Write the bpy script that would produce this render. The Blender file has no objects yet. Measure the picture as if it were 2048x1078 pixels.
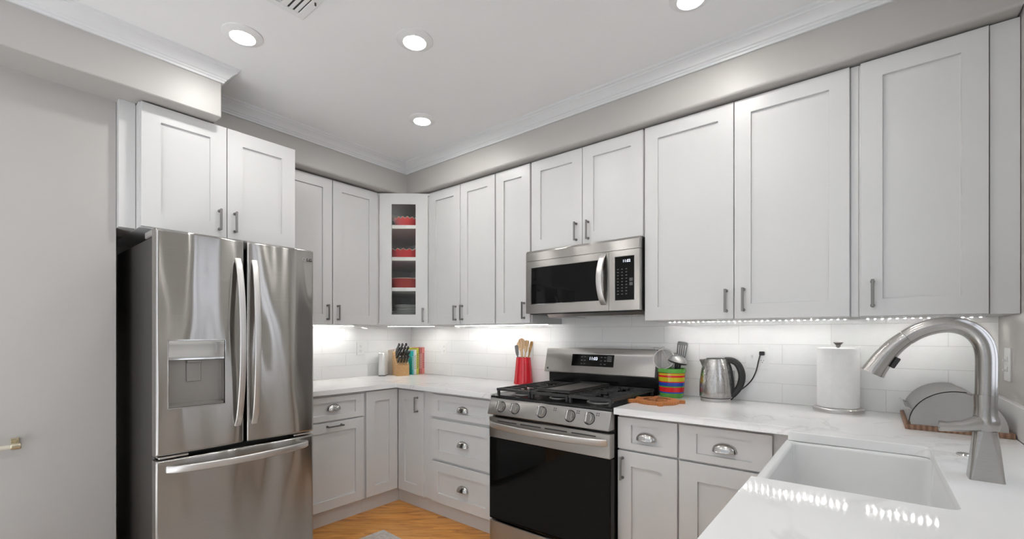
import bpy, bmesh, math, random
from mathutils import Vector, Matrix
random.seed(7)
S = bpy.context.scene
COL = S.collection
PI = math.pi

# ------------------------------------------------------------------ camera
cam_d = bpy.data.cameras.new('camera')
cam_d.sensor_width = 36.0
cam_d.sensor_fit = 'HORIZONTAL'
cam_d.lens = 893.0 * 36.0 / 2048.0
cam_d.shift_y = (669.24 - 539.0) / 2048.0
cam_d.clip_start = 0.02
cam = bpy.data.objects.new('camera', cam_d)
COL.objects.link(cam)
cam.location = (3.5319, -2.7898, 1.333)
cam.rotation_euler = (PI / 2, 0, PI / 2 - 0.8912)   # level, turned towards the corner
S.camera = cam

# ------------------------------------------------------------------ world, exposure
W = bpy.data.worlds.new('world')
S.world = W
W.use_nodes = True
wb = W.node_tree.nodes['Background']
wb.inputs[0].default_value = (0.95, 0.965, 1.0, 1)
wb.inputs[1].default_value = 2.5
S.view_settings.view_transform = 'Standard'
S.view_settings.look = 'None'
S.view_settings.exposure = 0.06
S.view_settings.gamma = 1.0
S.view_settings.use_curve_mapping = False
CAN_W = 160.0
LED_W = 265.0

# low sun added as fill: enters the added rear window and bounces to the ceiling
fill_sun_d = bpy.data.lights.new('sun', 'SUN')
fill_sun_d.energy = 80.0
fill_sun_d.angle = 0.03
fill_sun_d.color = (0.985, 0.985, 1.0)
sun = bpy.data.objects.new('sun', fill_sun_d)
COL.objects.link(sun)
sun.location = (2, -12, 8)
sun.rotation_euler = Vector((0.02, 0.72, -0.70)).to_track_quat('-Z', 'Y').to_euler()

# ------------------------------------------------------------------ materials
def nmat(name):
    m = bpy.data.materials.new(name)
    m.use_nodes = True
    nt = m.node_tree
    return m, nt, nt.nodes['Principled BSDF']

def N(nt, typ, **kw):
    n = nt.nodes.new(typ)
    for k, v in kw.items():
        if hasattr(n, k) and not (k in n.inputs):
            setattr(n, k, v)
        else:
            n.inputs[k].default_value = v
    return n

def coords(nt, scale=(1, 1, 1), loc=(0, 0, 0), rot=(0, 0, 0), kind='Object'):
    tc = nt.nodes.new('ShaderNodeTexCoord')
    mp = nt.nodes.new('ShaderNodeMapping')
    mp.inputs['Scale'].default_value = scale
    mp.inputs['Location'].default_value = loc
    mp.inputs['Rotation'].default_value = rot
    nt.links.new(tc.outputs[kind], mp.inputs['Vector'])
    return mp.outputs[0]

def ramp(nt, stops, interp='LINEAR'):
    r = nt.nodes.new('ShaderNodeValToRGB')
    cr = r.color_ramp
    cr.interpolation = interp
    while len(cr.elements) < len(stops):
        cr.elements.new(0.5)
    for e, (p, c) in zip(cr.elements, stops):
        e.position = p
        e.color = (c[0], c[1], c[2], 1)
    return r

def simple(name, col, rough=0.5, metal=0.0, spec=0.5, noise=0.0, nscale=30.0, bump=0.0, coat=0.0):
    m, nt, b = nmat(name)
    b.inputs['Base Color'].default_value = (*col, 1)
    b.inputs['Roughness'].default_value = rough
    b.inputs['Metallic'].default_value = metal
    b.inputs['Specular IOR Level'].default_value = spec
    if coat:
        b.inputs['Coat Weight'].default_value = coat
        b.inputs['Coat Roughness'].default_value = 0.08
    n = N(nt, 'ShaderNodeTexNoise', Scale=nscale, Detail=3.0)
    nt.links.new(coords(nt), n.inputs['Vector'])
    if noise:
        lo = [max(0, c * (1 - noise)) for c in col]
        hi = [min(1, c * (1 + noise)) for c in col]
        r = ramp(nt, [(0.3, lo), (0.7, hi)])
        nt.links.new(n.outputs['Fac'], r.inputs[0])
        nt.links.new(r.outputs[0], b.inputs['Base Color'])
    if bump:
        bp = N(nt, 'ShaderNodeBump', Strength=bump, Distance=0.002)
        nt.links.new(n.outputs['Fac'], bp.inputs['Height'])
        nt.links.new(bp.outputs[0], b.inputs['Normal'])
    return m

def emit(name, col, strength):
    m, nt, b = nmat(name)
    b.inputs['Base Color'].default_value = (*col, 1)
    b.inputs['Emission Color'].default_value = (*col, 1)
    b.inputs['Emission Strength'].default_value = strength
    return m

def steel(name, col=(0.56, 0.545, 0.525), rough=0.24, brush=(900, 900, 4), wave=0.0, wscale=(3, 3, 0.6), bs=0.03, aniso=0.0):
    """brushed steel: fine streaks along the brushing, optional slow waviness of the sheet"""
    m, nt, b = nmat(name)
    b.inputs['Metallic'].default_value = 1.0
    n = N(nt, 'ShaderNodeTexNoise', Scale=1.0, Detail=2.0)
    nt.links.new(coords(nt, brush), n.inputs['Vector'])
    r = ramp(nt, [(0.3, [c * 0.975 for c in col]), (0.7, [min(1, c * 1.025) for c in col])])
    nt.links.new(n.outputs['Fac'], r.inputs[0])
    nt.links.new(r.outputs[0], b.inputs['Base Color'])
    rr = N(nt, 'ShaderNodeMapRange')
    rr.inputs['To Min'].default_value = rough * 0.85
    rr.inputs['To Max'].default_value = rough * 1.15
    nt.links.new(n.outputs['Fac'], rr.inputs[0])
    nt.links.new(rr.outputs[0], b.inputs['Roughness'])
    if aniso:
        tg = nt.nodes.new('ShaderNodeTangent')
        tg.direction_type = 'RADIAL'
        tg.axis = 'Z'
        nt.links.new(tg.outputs[0], b.inputs['Tangent'])
        b.inputs['Anisotropic'].default_value = aniso
        b.inputs['Anisotropic Rotation'].default_value = 0.25
    bp = N(nt, 'ShaderNodeBump', Strength=bs, Distance=0.001)
    nt.links.new(n.outputs['Fac'], bp.inputs['Height'])
    if wave:
        n2 = N(nt, 'ShaderNodeTexNoise', Scale=1.0, Detail=0.5)
        nt.links.new(coords(nt, wscale), n2.inputs['Vector'])
        b2 = N(nt, 'ShaderNodeBump', Strength=1.0, Distance=wave)
        nt.links.new(n2.outputs['Fac'], b2.inputs['Height'])
        nt.links.new(b2.outputs[0], bp.inputs['Normal'])
    nt.links.new(bp.outputs[0], b.inputs['Normal'])
    return m

def wood(name, c1, c2, scale=(1, 1, 1), rot=(0, 0, 0), rough=0.45, dist=3.0, ring=9.0):
    m, nt, b = nmat(name)
    v = coords(nt, scale, rot=rot)
    w = N(nt, 'ShaderNodeTexWave', Scale=ring, Distortion=dist, Detail=3.0)
    w.inputs['Detail Scale'].default_value = 1.5
    nt.links.new(v, w.inputs['Vector'])
    n = N(nt, 'ShaderNodeTexNoise', Scale=20.0, Detail=4.0)
    nt.links.new(v, n.inputs['Vector'])
    mx = N(nt, 'ShaderNodeMix')
    mx.inputs[0].default_value = 0.5
    nt.links.new(w.outputs['Fac'], mx.inputs[2])
    nt.links.new(n.outputs['Fac'], mx.inputs[3])
    r = ramp(nt, [(0.25, c1), (0.75, c2)])
    nt.links.new(mx.outputs[0], r.inputs[0])
    nt.links.new(r.outputs[0], b.inputs['Base Color'])
    b.inputs['Roughness'].default_value = rough
    return m

def tile_mat(name, axis):
    """long glossy white tiles in running bond; axis = the wall's horizontal axis"""
    m, nt, b = nmat(name)
    tc = nt.nodes.new('ShaderNodeTexCoord')
    sp = nt.nodes.new('ShaderNodeSeparateXYZ')
    nt.links.new(tc.outputs['Object'], sp.inputs[0])
    cb = nt.nodes.new('ShaderNodeCombineXYZ')
    ah = N(nt, 'ShaderNodeMath', operation='ADD')
    ah.inputs[1].default_value = 0.439 * 10 - 2.485 if axis == 0 else 0.439 * 10 + 0.21
    nt.links.new(sp.outputs[axis], ah.inputs[0])
    az = N(nt, 'ShaderNodeMath', operation='SUBTRACT')
    az.inputs[1].default_value = 0.953
    nt.links.new(sp.outputs[2], az.inputs[0])
    nt.links.new(ah.outputs[0], cb.inputs[0])
    nt.links.new(az.outputs[0], cb.inputs[1])
    br = nt.nodes.new('ShaderNodeTexBrick')
    br.inputs['Scale'].default_value = 1.0
    br.inputs['Brick Width'].default_value = 0.439
    br.inputs['Row Height'].default_value = 0.1085
    br.inputs['Mortar Size'].default_value = 0.0013
    br.inputs['Mortar Smooth'].default_value = 0.3
    br.inputs['Color1'].default_value = (0.84, 0.84, 0.83, 1)
    br.inputs['Color2'].default_value = (0.855, 0.855, 0.845, 1)
    br.inputs['Mortar'].default_value = (0.66, 0.655, 0.64, 1)
    nt.links.new(cb.outputs[0], br.inputs['Vector'])
    nt.links.new(br.outputs['Color'], b.inputs['Base Color'])
    b.inputs['Roughness'].default_value = 0.10
    bp = N(nt, 'ShaderNodeBump', Strength=0.5, Distance=0.002)
    bp.invert = True
    nt.links.new(br.outputs['Fac'], bp.inputs['Height'])
    nn = N(nt, 'ShaderNodeTexNoise', Scale=9.0, Detail=1.0)
    nt.links.new(tc.outputs['Object'], nn.inputs['Vector'])
    b2 = N(nt, 'ShaderNodeBump', Strength=0.35, Distance=0.004)
    nt.links.new(nn.outputs['Fac'], b2.inputs['Height'])
    nt.links.new(bp.outputs[0], b2.inputs['Normal'])
    nt.links.new(b2.outputs[0], b.inputs['Normal'])
    return m

def quartz_mat():
    m, nt, b = nmat('white_quartz')
    v = coords(nt, (1, 1, 1))
    n1 = N(nt, 'ShaderNodeTexNoise', Scale=1.6, Detail=5.0, Distortion=1.1)
    nt.links.new(v, n1.inputs['Vector'])
    r = ramp(nt, [(0.0, (0.88, 0.88, 0.87)), (0.485, (0.88, 0.88, 0.87)), (0.5, (0.74, 0.73, 0.72)), (0.515, (0.88, 0.88, 0.87)), (1, (0.88, 0.88, 0.87))])
    nt.links.new(n1.outputs['Fac'], r.inputs[0])
    n2 = N(nt, 'ShaderNodeTexNoise', Scale=2.3, Detail=2.0)
    nt.links.new(v, n2.inputs['Vector'])
    fr = N(nt, 'ShaderNodeMapRange')
    fr.inputs['From Min'].default_value = 0.40
    fr.inputs['From Max'].default_value = 0.65
    nt.links.new(n2.outputs['Fac'], fr.inputs[0])
    mx = nt.nodes.new('ShaderNodeMix')
    mx.data_type = 'RGBA'
    mx.inputs[6].default_value = (0.88, 0.88, 0.87, 1)
    nt.links.new(fr.outputs[0], mx.inputs[0])
    nt.links.new(r.outputs[0], mx.inputs[7])
    nt.links.new(mx.outputs[2], b.inputs['Base Color'])
    b.inputs['Roughness'].default_value = 0.065
    return m

def oak_floor_mat():
    m, nt, b = nmat('oak_floor')
    v = coords(nt, (1, 1, 1), rot=(0, 0, -0.68))
    br = nt.nodes.new('ShaderNodeTexBrick')
    br.inputs['Scale'].default_value = 1.0
    br.inputs['Brick Width'].default_value = 0.9
    br.inputs['Row Height'].default_value = 0.083
    br.inputs['Mortar Size'].default_value = 0.0006
    br.inputs['Color1'].default_value = (0.2, 0.2, 0.2, 1)
    br.inputs['Color2'].default_value = (0.8, 0.8, 0.8, 1)
    br.inputs['Mortar'].default_value = (0.5, 0.5, 0.5, 1)
    nt.links.new(v, br.inputs['Vector'])
    mp2 = nt.nodes.new('ShaderNodeMapping')
    mp2.inputs['Scale'].default_value = (1.5, 11, 1)
    nt.links.new(v, mp2.inputs['Vector'])
    off = N(nt, 'ShaderNodeVectorMath', operation='ADD')
    nt.links.new(mp2.outputs[0], off.inputs[0])
    sc = N(nt, 'ShaderNodeVectorMath', operation='SCALE')
    sc.inputs['Scale'].default_value = 9.0
    nt.links.new(br.outputs['Color'], sc.inputs[0])
    nt.links.new(sc.outputs[0], off.inputs[1])
    w = N(nt, 'ShaderNodeTexNoise', Scale=1.6, Detail=6.0, Distortion=1.6)
    w.inputs['Roughness'].default_value = 0.65
    nt.links.new(off.outputs[0], w.inputs['Vector'])
    r = ramp(nt, [(0.28, (0.30, 0.095, 0.015)), (0.42, (0.60, 0.25, 0.05)), (0.55, (0.74, 0.34, 0.08)), (0.75, (0.84, 0.45, 0.13))])
    nt.links.new(w.outputs['Fac'], r.inputs[0])
    hs = N(nt, 'ShaderNodeHueSaturation')
    vr = N(nt, 'ShaderNodeMapRange')
    vr.inputs['To Min'].default_value = 0.85
    vr.inputs['To Max'].default_value = 1.12
    nt.links.new(br.outputs['Color'], vr.inputs[0])
    nt.links.new(vr.outputs[0], hs.inputs['Value'])
    nt.links.new(r.outputs[0], hs.inputs['Color'])
    nt.links.new(hs.outputs[0], b.inputs['Base Color'])
    b.inputs['Roughness'].default_value = 0.28
    return m

def stripes_mat(name, stops, height):
    """bands of glaze up the height of the pot"""
    m, nt, b = nmat(name)
    tc = nt.nodes.new('ShaderNodeTexCoord')
    sp = nt.nodes.new('ShaderNodeSeparateXYZ')
    nt.links.new(tc.outputs['Object'], sp.inputs[0])
    d = N(nt, 'ShaderNodeMath', operation='DIVIDE')
    d.inputs[1].default_value = height
    nt.links.new(sp.outputs[2], d.inputs[0])
    r = ramp(nt, stops, 'CONSTANT')
    nt.links.new(d.outputs[0], r.inputs[0])
    nt.links.new(r.outputs[0], b.inputs['Base Color'])
    b.inputs['Roughness'].default_value = 0.15
    return m

def glass_mat(name, tint=(0.8, 0.8, 0.8), rough=0.02):
    m = bpy.data.materials.new(name)
    m.use_nodes = True
    nt = m.node_tree
    nt.nodes.clear()
    o = nt.nodes.new('ShaderNodeOutputMaterial')
    t = nt.nodes.new('ShaderNodeBsdfTransparent')
    t.inputs[0].default_value = (*tint, 1)
    g = nt.nodes.new('ShaderNodeBsdfGlossy')
    g.inputs['Roughness'].default_value = rough
    fr = nt.nodes.new('ShaderNodeFresnel')
    fr.inputs[0].default_value = 1.45
    ge = nt.nodes.new('ShaderNodeNewGeometry')          # reflect on the outer face only, pass freely on the way out
    bf = N(nt, 'ShaderNodeMath', operation='SUBTRACT')
    bf.inputs[0].default_value = 1.0
    nt.links.new(ge.outputs['Backfacing'], bf.inputs[1])
    ml_ = N(nt, 'ShaderNodeMath', operation='MULTIPLY')
    nt.links.new(fr.outputs[0], ml_.inputs[0])
    nt.links.new(bf.outputs[0], ml_.inputs[1])
    mx = nt.nodes.new('ShaderNodeMixShader')
    nt.links.new(ml_.outputs[0], mx.inputs[0])
    nt.links.new(t.outputs[0], mx.inputs[1])
    nt.links.new(g.outputs[0], mx.inputs[2])
    nt.links.new(mx.outputs[0], o.inputs[0])
    return m

def mesh_sieve_mat():
    """fine wire mesh: metal with pin holes"""
    m = bpy.data.materials.new('wire_mesh')
    m.use_nodes = True
    nt = m.node_tree
    b = nt.nodes['Principled BSDF']
    b.inputs['Metallic'].default_value = 1.0
    b.inputs['Base Color'].default_value = (0.45, 0.44, 0.42, 1)
    b.inputs['Roughness'].default_value = 0.5
    t = nt.nodes.new('ShaderNodeBsdfTransparent')
    mx = nt.nodes.new('ShaderNodeMixShader')
    ck = N(nt, 'ShaderNodeTexChecker', Scale=900.0)
    nt.links.new(coords(nt), ck.inputs['Vector'])
    nt.links.new(ck.outputs['Fac'], mx.inputs[0])
    nt.links.new(b.outputs[0], mx.inputs[1])
    nt.links.new(t.outputs[0], mx.inputs[2])
    nt.links.new(mx.outputs[0], nt.nodes['Material Output'].inputs[0])
    return m

M = {}
M['cab'] = simple('white_cabinet_paint', (0.665, 0.662, 0.652), 0.33, noise=0.006, nscale=3)
M['cabin'] = simple('cabinet_interior_grey', (0.80, 0.79, 0.77), 0.6, noise=0.02)
M['shelf'] = simple('white_shelf_board', (0.78, 0.77, 0.75), 0.45, noise=0.01)
M['wall'] = simple('warm_grey_wall_paint', (0.475, 0.458, 0.435), 0.42, noise=0.012, nscale=2, bump=0.03)
M['ceil'] = simple('white_ceiling_paint', (0.87, 0.87, 0.865), 0.7, noise=0.008, nscale=2, bump=0.03)
M['trim'] = simple('white_trim_paint', (0.74, 0.745, 0.745), 0.4, noise=0.006)
M['tileA'] = tile_mat('white_tile_back', 0)
M['tileB'] = tile_mat('white_tile_left', 1)
M['quartz'] = quartz_mat()
M['oak'] = oak_floor_mat()
M['steelV'] = steel('brushed_steel_door', col=(0.44, 0.425, 0.405), rough=0.21, brush=(3, 3, 700), wave=0.040, wscale=(2.0, 5.0, 1.2), aniso=1.0, bs=0.01)
M['steelH'] = steel('brushed_steel_range', col=(0.50, 0.485, 0.465), rough=0.33, brush=(3, 600, 600), wave=0.0, aniso=1.0, bs=0.008)
M['steelHandle'] = steel('satin_steel_handle', (0.70, 0.685, 0.665), 0.40, (300, 300, 300), bs=0.01)
M['nickel'] = steel('brushed_nickel', (0.44, 0.425, 0.405), 0.27, (200, 200, 200), bs=0.015)
M['nickelF'] = steel('brushed_nickel_faucet', (0.41, 0.397, 0.38), 0.25, (60, 60, 400), bs=0.01)
M['chrome'] = simple('polished_chrome', (0.72, 0.71, 0.69), 0.08, 1.0)
M['nickelcup'] = simple('shiny_nickel', (0.56, 0.55, 0.535), 0.16, 1.0)
M['pewter'] = steel('dark_pewter_pull', (0.26, 0.25, 0.24), 0.35, (200, 200, 200), bs=0.015)
M['kettle'] = steel('kettle_steel', (0.56, 0.545, 0.525), 0.27, (500, 500, 3), bs=0.006)
M['breadst'] = steel('bread_box_steel', (0.43, 0.42, 0.405), 0.30, (5, 5, 400), bs=0.02)
M['fridgeside'] = simple('dark_grey_fridge_case', (0.055, 0.05, 0.045), 0.42, noise=0.1, nscale=200, bump=0.1)
M['black'] = simple('black_plastic', (0.012, 0.012, 0.012), 0.35, noise=0.05)
M['blackgl'] = simple('black_glass', (0.004, 0.004, 0.004), 0.04, spec=0.22, noise=0.01)
M['enamel'] = simple('black_enamel', (0.010, 0.010, 0.010), 0.16, noise=0.02)
M['iron'] = simple('cast_iron', (0.030, 0.030, 0.030), 0.36, noise=0.15, nscale=90, bump=0.15)
M['griddle'] = simple('dark_griddle_plate', (0.10, 0.093, 0.087), 0.38, noise=0.08, nscale=120)
M['gap'] = simple('dark_gap_gasket', (0.02, 0.02, 0.02), 0.7, noise=0.05)
M['porc'] = simple('white_fireclay', (0.80, 0.80, 0.785), 0.10, noise=0.004)
M['white'] = simple('white_plastic', (0.80, 0.80, 0.785), 0.32, noise=0.006)
M['slot'] = simple('dark_slot', (0.05, 0.05, 0.05), 0.5, noise=0.02)
M['red'] = simple('red_glaze', (0.66, 0.018, 0.03), 0.12, noise=0.03, nscale=5, coat=0.4)
M['redcream'] = simple('cream_rim_glaze', (0.75, 0.55, 0.48), 0.2, noise=0.03)
M['darkred'] = simple('dark_red_glaze', (0.42, 0.035, 0.03), 0.15, noise=0.03)
M['plate'] = simple('white_china', (0.72, 0.74, 0.72), 0.12, noise=0.01)
M['spoon'] = wood('pale_beech', (0.55, 0.36, 0.19), (0.72, 0.53, 0.33), (6, 6, 1.0), rough=0.55, dist=1.0, ring=3)
M['spoon2'] = wood('honey_wood', (0.42, 0.22, 0.07), (0.60, 0.38, 0.17), (6, 6, 1.0), rough=0.5, dist=1.0, ring=3)
M['greyut'] = simple('grey_silicone', (0.15, 0.15, 0.15), 0.5, noise=0.05)
M['block'] = wood('maple_block', (0.56, 0.33, 0.14), (0.68, 0.44, 0.22), (3, 3, 3), rough=0.4, dist=1.5, ring=6)
M['trivet'] = wood('orange_brown_wood', (0.40, 0.13, 0.03), (0.52, 0.20, 0.055), (9, 4, 4), rough=0.4, dist=1.5, ring=5)
M['carve'] = simple('burnt_carving', (0.10, 0.03, 0.012), 0.6, noise=0.1)
M['walnut'] = wood('walnut_board', (0.16, 0.08, 0.045), (0.30, 0.17, 0.11), (3, 10, 10), rough=0.5, dist=1.2, ring=6)
M['paper'] = simple('paper_towel', (0.92, 0.915, 0.90), 0.9, noise=0.015, nscale=40, bump=0.5)
M['mat'] = simple('grey_woven_mat', (0.50, 0.46, 0.42), 0.9, noise=0.18, nscale=60, bump=0.6)
M['bounce_floor'] = simple('pale_bounce_carpet', (0.74, 0.73, 0.71), 0.95, noise=0.06, nscale=120, bump=0.4)  # pale reflector surface, added to throw light up at the ceiling
M['brass'] = simple('pale_brass', (0.66, 0.60, 0.45), 0.22, 1.0, noise=0.03)
M['rail'] = simple('ivory_acrylic', (0.62, 0.58, 0.48), 0.18, noise=0.02, coat=0.5)
M['can'] = emit('recessed_lamp_lens', (1.0, 0.985, 0.96), CAN_W)
M['led'] = emit('led_chip', (1.0, 0.985, 0.955), LED_W)
M['lcd'] = emit('clock_digits', (0.80, 0.85, 1.0), 1.6)
M['mark'] = simple('grey_key_print', (0.10, 0.10, 0.10), 0.4, noise=0.02)
M['logo'] = simple('dark_grey_lettering', (0.07, 0.07, 0.07), 0.35, noise=0.02)
M['glass'] = glass_mat('cabinet_glass', (0.97, 0.97, 0.96), 0.22)
M['winglass'] = glass_mat('window_glass', (0.52, 0.53, 0.54))  # dark tint weakens the added rear window's daylight
M['tintglass'] = glass_mat('tinted_window_glass', (0.90, 0.92, 0.96))
M['water'] = glass_mat('clear_gauge', (0.85, 0.86, 0.86))
M['ladle'] = simple('satin_grey_ladle', (0.42, 0.42, 0.41), 0.38, 0.6, noise=0.02)
M['sieve'] = mesh_sieve_mat()
G = (0.10, 0.36, 0.05); Y = (0.62, 0.54, 0.02); RD = (0.72, 0.02, 0.025); BL = (0.02, 0.07, 0.42); OR = (0.72, 0.22, 0.02)
M['stripe'] = stripes_mat('striped_glaze', [(0.0, G), (0.155, BL), (0.20, RD), (0.36, G), (0.40, BL), (0.525, RD), (0.56, Y), (0.70, RD), (0.77, Y), (0.82, OR), (0.845, G)], 0.175)

# ------------------------------------------------------------------ mesh builder
ROOT = {}       # object -> inverse world matrix of its thing
def basis(O, U, V, Nn):
    m = Matrix((U, V, Nn)).transposed().to_4x4()
    m.translation = Vector(O)
    return m

class MB:
    def __init__(self): self.bm = bmesh.new()
    def _add(self, verts, faces, mat=None):
        vs = [self.bm.verts.new((mat @ Vector(v)) if mat else v) for v in verts]
        for f in faces:
            try: self.bm.faces.new([vs[i] for i in f])
            except ValueError: pass
        return vs
    def box(self, a, b, bev=0.0, mat=None, seg=1):
        t = bmesh.new()
        bmesh.ops.create_cube(t, size=1)
        a, b = Vector(a), Vector(b)
        for v in t.verts:
            v.co = Vector([(a[i] + b[i]) / 2 + v.co[i] * abs(b[i] - a[i]) for i in range(3)])
        if bev:
            bmesh.ops.bevel(t, geom=list(t.edges), offset=bev, segments=seg, affect='EDGES', profile=0.5)
        self.merge(t, mat)
        return self
    def merge(self, t, mat=None):
        idx = {v: i for i, v in enumerate(t.verts)}
        self._add([v.co.copy() for v in t.verts], [[idx[v] for v in f.verts] for f in t.faces], mat)
        t.free()
        return self
    def prism(self, poly, h0, h1, mat=None, bev=0.0, seg=2):
        """poly: 2D outline in the local XY plane, extruded from h0 to h1 along local Z"""
        t = bmesh.new()
        lo = [t.verts.new((x, y, h0)) for x, y in poly]
        hi = [t.verts.new((x, y, h1)) for x, y in poly]
        n = len(poly)
        t.faces.new(lo[::-1]); t.faces.new(hi)
        for i in range(n):
            t.faces.new([lo[i], lo[(i + 1) % n], hi[(i + 1) % n], hi[i]])
        bmesh.ops.recalc_face_normals(t, faces=list(t.faces))
        if bev:
            es = [e for e in t.edges if abs(e.verts[0].co.z - e.verts[1].co.z) < 1e-9]
            bmesh.ops.bevel(t, geom=es, offset=bev, segments=seg, affect='EDGES', profile=0.5)
        return self.merge(t, mat)
    def lathe(self, prof, seg=40, mat=None, sx=1.0, sy=1.0, arc=None):
        """prof: (r, z) pairs turned about local Z"""
        vs, fs = [], []
        full = arc is None
        a0, a1 = (0, 2 * PI) if full else arc
        nseg = seg if full else seg + 1
        for r, z in prof:
            for k in range(nseg):
                a = a0 + (a1 - a0) * k / seg
                vs.append((r * math.cos(a) * sx, r * math.sin(a) * sy, z))
        for i in range(len(prof) - 1):
            for k in range(seg):
                k2 = (k + 1) % nseg
                fs.append([i * nseg + k, i * nseg + k2, (i + 1) * nseg + k2, (i + 1) * nseg + k])
        if full:
            if prof[0][0] > 1e-6: fs.append(list(range(nseg))[::-1])
            if prof[-1][0] > 1e-6: fs.append([(len(prof) - 1) * nseg + k for k in range(nseg)])
        t = bmesh.new()
        vv = [t.verts.new(v) for v in vs]
        for f in fs:
            try: t.faces.new([vv[i] for i in f])
            except ValueError: pass
        bmesh.ops.remove_doubles(t, verts=list(t.verts), dist=1e-6)
        bmesh.ops.recalc_face_normals(t, faces=list(t.faces))
        return self.merge(t, mat)
    def tube(self, pts, rad, seg=14, mat=None, cap=True, sq=1.0):
        pts = [Vector(p) for p in pts]
        n = len(pts)
        rads = rad if isinstance(rad, (list, tuple)) else [rad] * n
        T = []
        for i in range(n):
            d = pts[min(i + 1, n - 1)] - pts[max(i - 1, 0)]
            T.append(d.normalized())
        up = Vector((0, 0, 1)) if abs(T[0].z) < 0.9 else Vector((0, 1, 0))
        nrm = (up - T[0] * up.dot(T[0])).normalized()
        vs = []
        for i in range(n):
            nrm = (nrm - T[i] * nrm.dot(T[i])).normalized()
            b = T[i].cross(nrm)
            for k in range(seg):
                a = 2 * PI * k / seg
                vs.append(pts[i] + nrm * (rads[i] * math.cos(a)) + b * (rads[i] * sq * math.sin(a)))
        fs = [[i * seg + k, i * seg + (k + 1) % seg, (i + 1) * seg + (k + 1) % seg, (i + 1) * seg + k] for i in range(n - 1) for k in range(seg)]
        if cap:
            fs.append(list(range(seg))[::-1]); fs.append([(n - 1) * seg + k for k in range(seg)])
        self._add(vs, fs, mat)
        return self
    def ribbon(self, pts, wdir, w, t, ch=0.3, mat=None):
        """flat bar swept along pts; wdir = direction of its width (one, or one per point); w may be a list"""
        pts = [Vector(p) for p in pts]
        n = len(pts)
        ws = w if isinstance(w, (list, tuple)) else [w] * n
        vs = []
        for i in range(n):
            d = (pts[min(i + 1, n - 1)] - pts[max(i - 1, 0)]).normalized()
            wd = Vector(wdir).normalized()
            nn = d.cross(wd).normalized()
            a, b = ws[i] / 2, t / 2
            c = ch * t
            for x, y in [(-a + c, -b), (a - c, -b), (a, -b + c), (a, b - c), (a - c, b), (-a + c, b), (-a, b - c), (-a, -b + c)]:
                vs.append(pts[i] + wd * x + nn * y)
        fs = [[i * 8 + k, i * 8 + (k + 1) % 8, (i + 1) * 8 + (k + 1) % 8, (i + 1) * 8 + k] for i in range(n - 1) for k in range(8)]
        fs.append(list(range(8))[::-1]); fs.append([(n - 1) * 8 + k for k in range(8)])
        self._add(vs, fs, mat)
        return self
    def build(self, name, mat, parent=None, label=None, smooth=35, local=False):
        bm = self.bm
        bmesh.ops.recalc_face_normals(bm, faces=list(bm.faces))
        if parent is not None and not local:
            bm.transform(ROOT[parent])
        me = bpy.data.meshes.new(name)
        bm.to_mesh(me); bm.free()
        for p in me.polygons: p.use_smooth = True
        me.set_sharp_from_angle(angle=math.radians(smooth))
        for mm in (mat if isinstance(mat, (list, tuple)) else [mat]):
            me.materials.append(mm)
        o = bpy.data.objects.new(name, me)
        COL.objects.link(o)
        wn = o.modifiers.new('weighted_normals', 'WEIGHTED_NORMAL')
        wn.keep_sharp = True
        if parent is not None:
            o.parent = parent
            ROOT[o] = ROOT[parent]
        else:
            ROOT[o] = Matrix.Identity(4)
        if label: o['label'] = label
        return o

def thing(name, label, cat, loc, rz=0.0, group=None):
    o = bpy.data.objects.new(name, None)
    o.empty_display_size = 0.05
    COL.objects.link(o)
    o.location = loc
    o.rotation_euler = (0, 0, rz)
    ROOT[o] = (Matrix.Translation(loc) @ Matrix.Rotation(rz, 4, 'Z')).inverted()
    o['label'] = label; o['category'] = cat
    if group: o['group'] = group
    return o

def tag(o, label, cat, group=None):
    o['label'] = label; o['category'] = cat
    if group: o['group'] = group
    return o

def recenter(o, base):
    """put a top-level mesh's origin at its base"""
    o.data.transform(Matrix.Translation(-Vector(base)))
    o.location = base
    return o

def struct(name, mb, mat, smooth=35):
    o = mb.build(name, mat, smooth=smooth)
    o['kind'] = 'structure'
    return o

def dup(root, loc, rot, label, group=None, name=None):
    r = root.copy(); COL.objects.link(r)
    if name: r.name = name
    r.location = loc; r.rotation_euler = rot; r['label'] = label
    if group: r['group'] = group
    for ch in list(root.children):
        c = ch.copy(); COL.objects.link(c); c.parent = r
        for g in list(ch.children):
            d = g.copy(); COL.objects.link(d); d.parent = c
    return r

def text_mesh(s, size, mat4, depth=0.0006):
    cu = bpy.data.curves.new('lettering', 'FONT')
    cu.body = s; cu.size = size; cu.extrude = depth
    cu.align_x = 'CENTER'; cu.align_y = 'CENTER'
    cu.resolution_u = 3
    ob = bpy.data.objects.new('lettering', cu)
    me = bpy.data.meshes.new_from_object(ob)
    t = bmesh.new(); t.from_mesh(me)
    bpy.data.objects.remove(ob); bpy.data.curves.remove(cu); bpy.data.meshes.remove(me)
    mb = MB(); mb.merge(t, mat4)
    return mb

X, Yv, Z3 = Vector((1, 0, 0)), Vector((0, 1, 0)), Vector((0, 0, 1))
FA = (X, -Yv)             # faces on the back-wall run: to the right, outwards
FB = (Yv, X)              # faces on the left-wall run
CT = 0.953                # counter top
TH = 0.035

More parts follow.
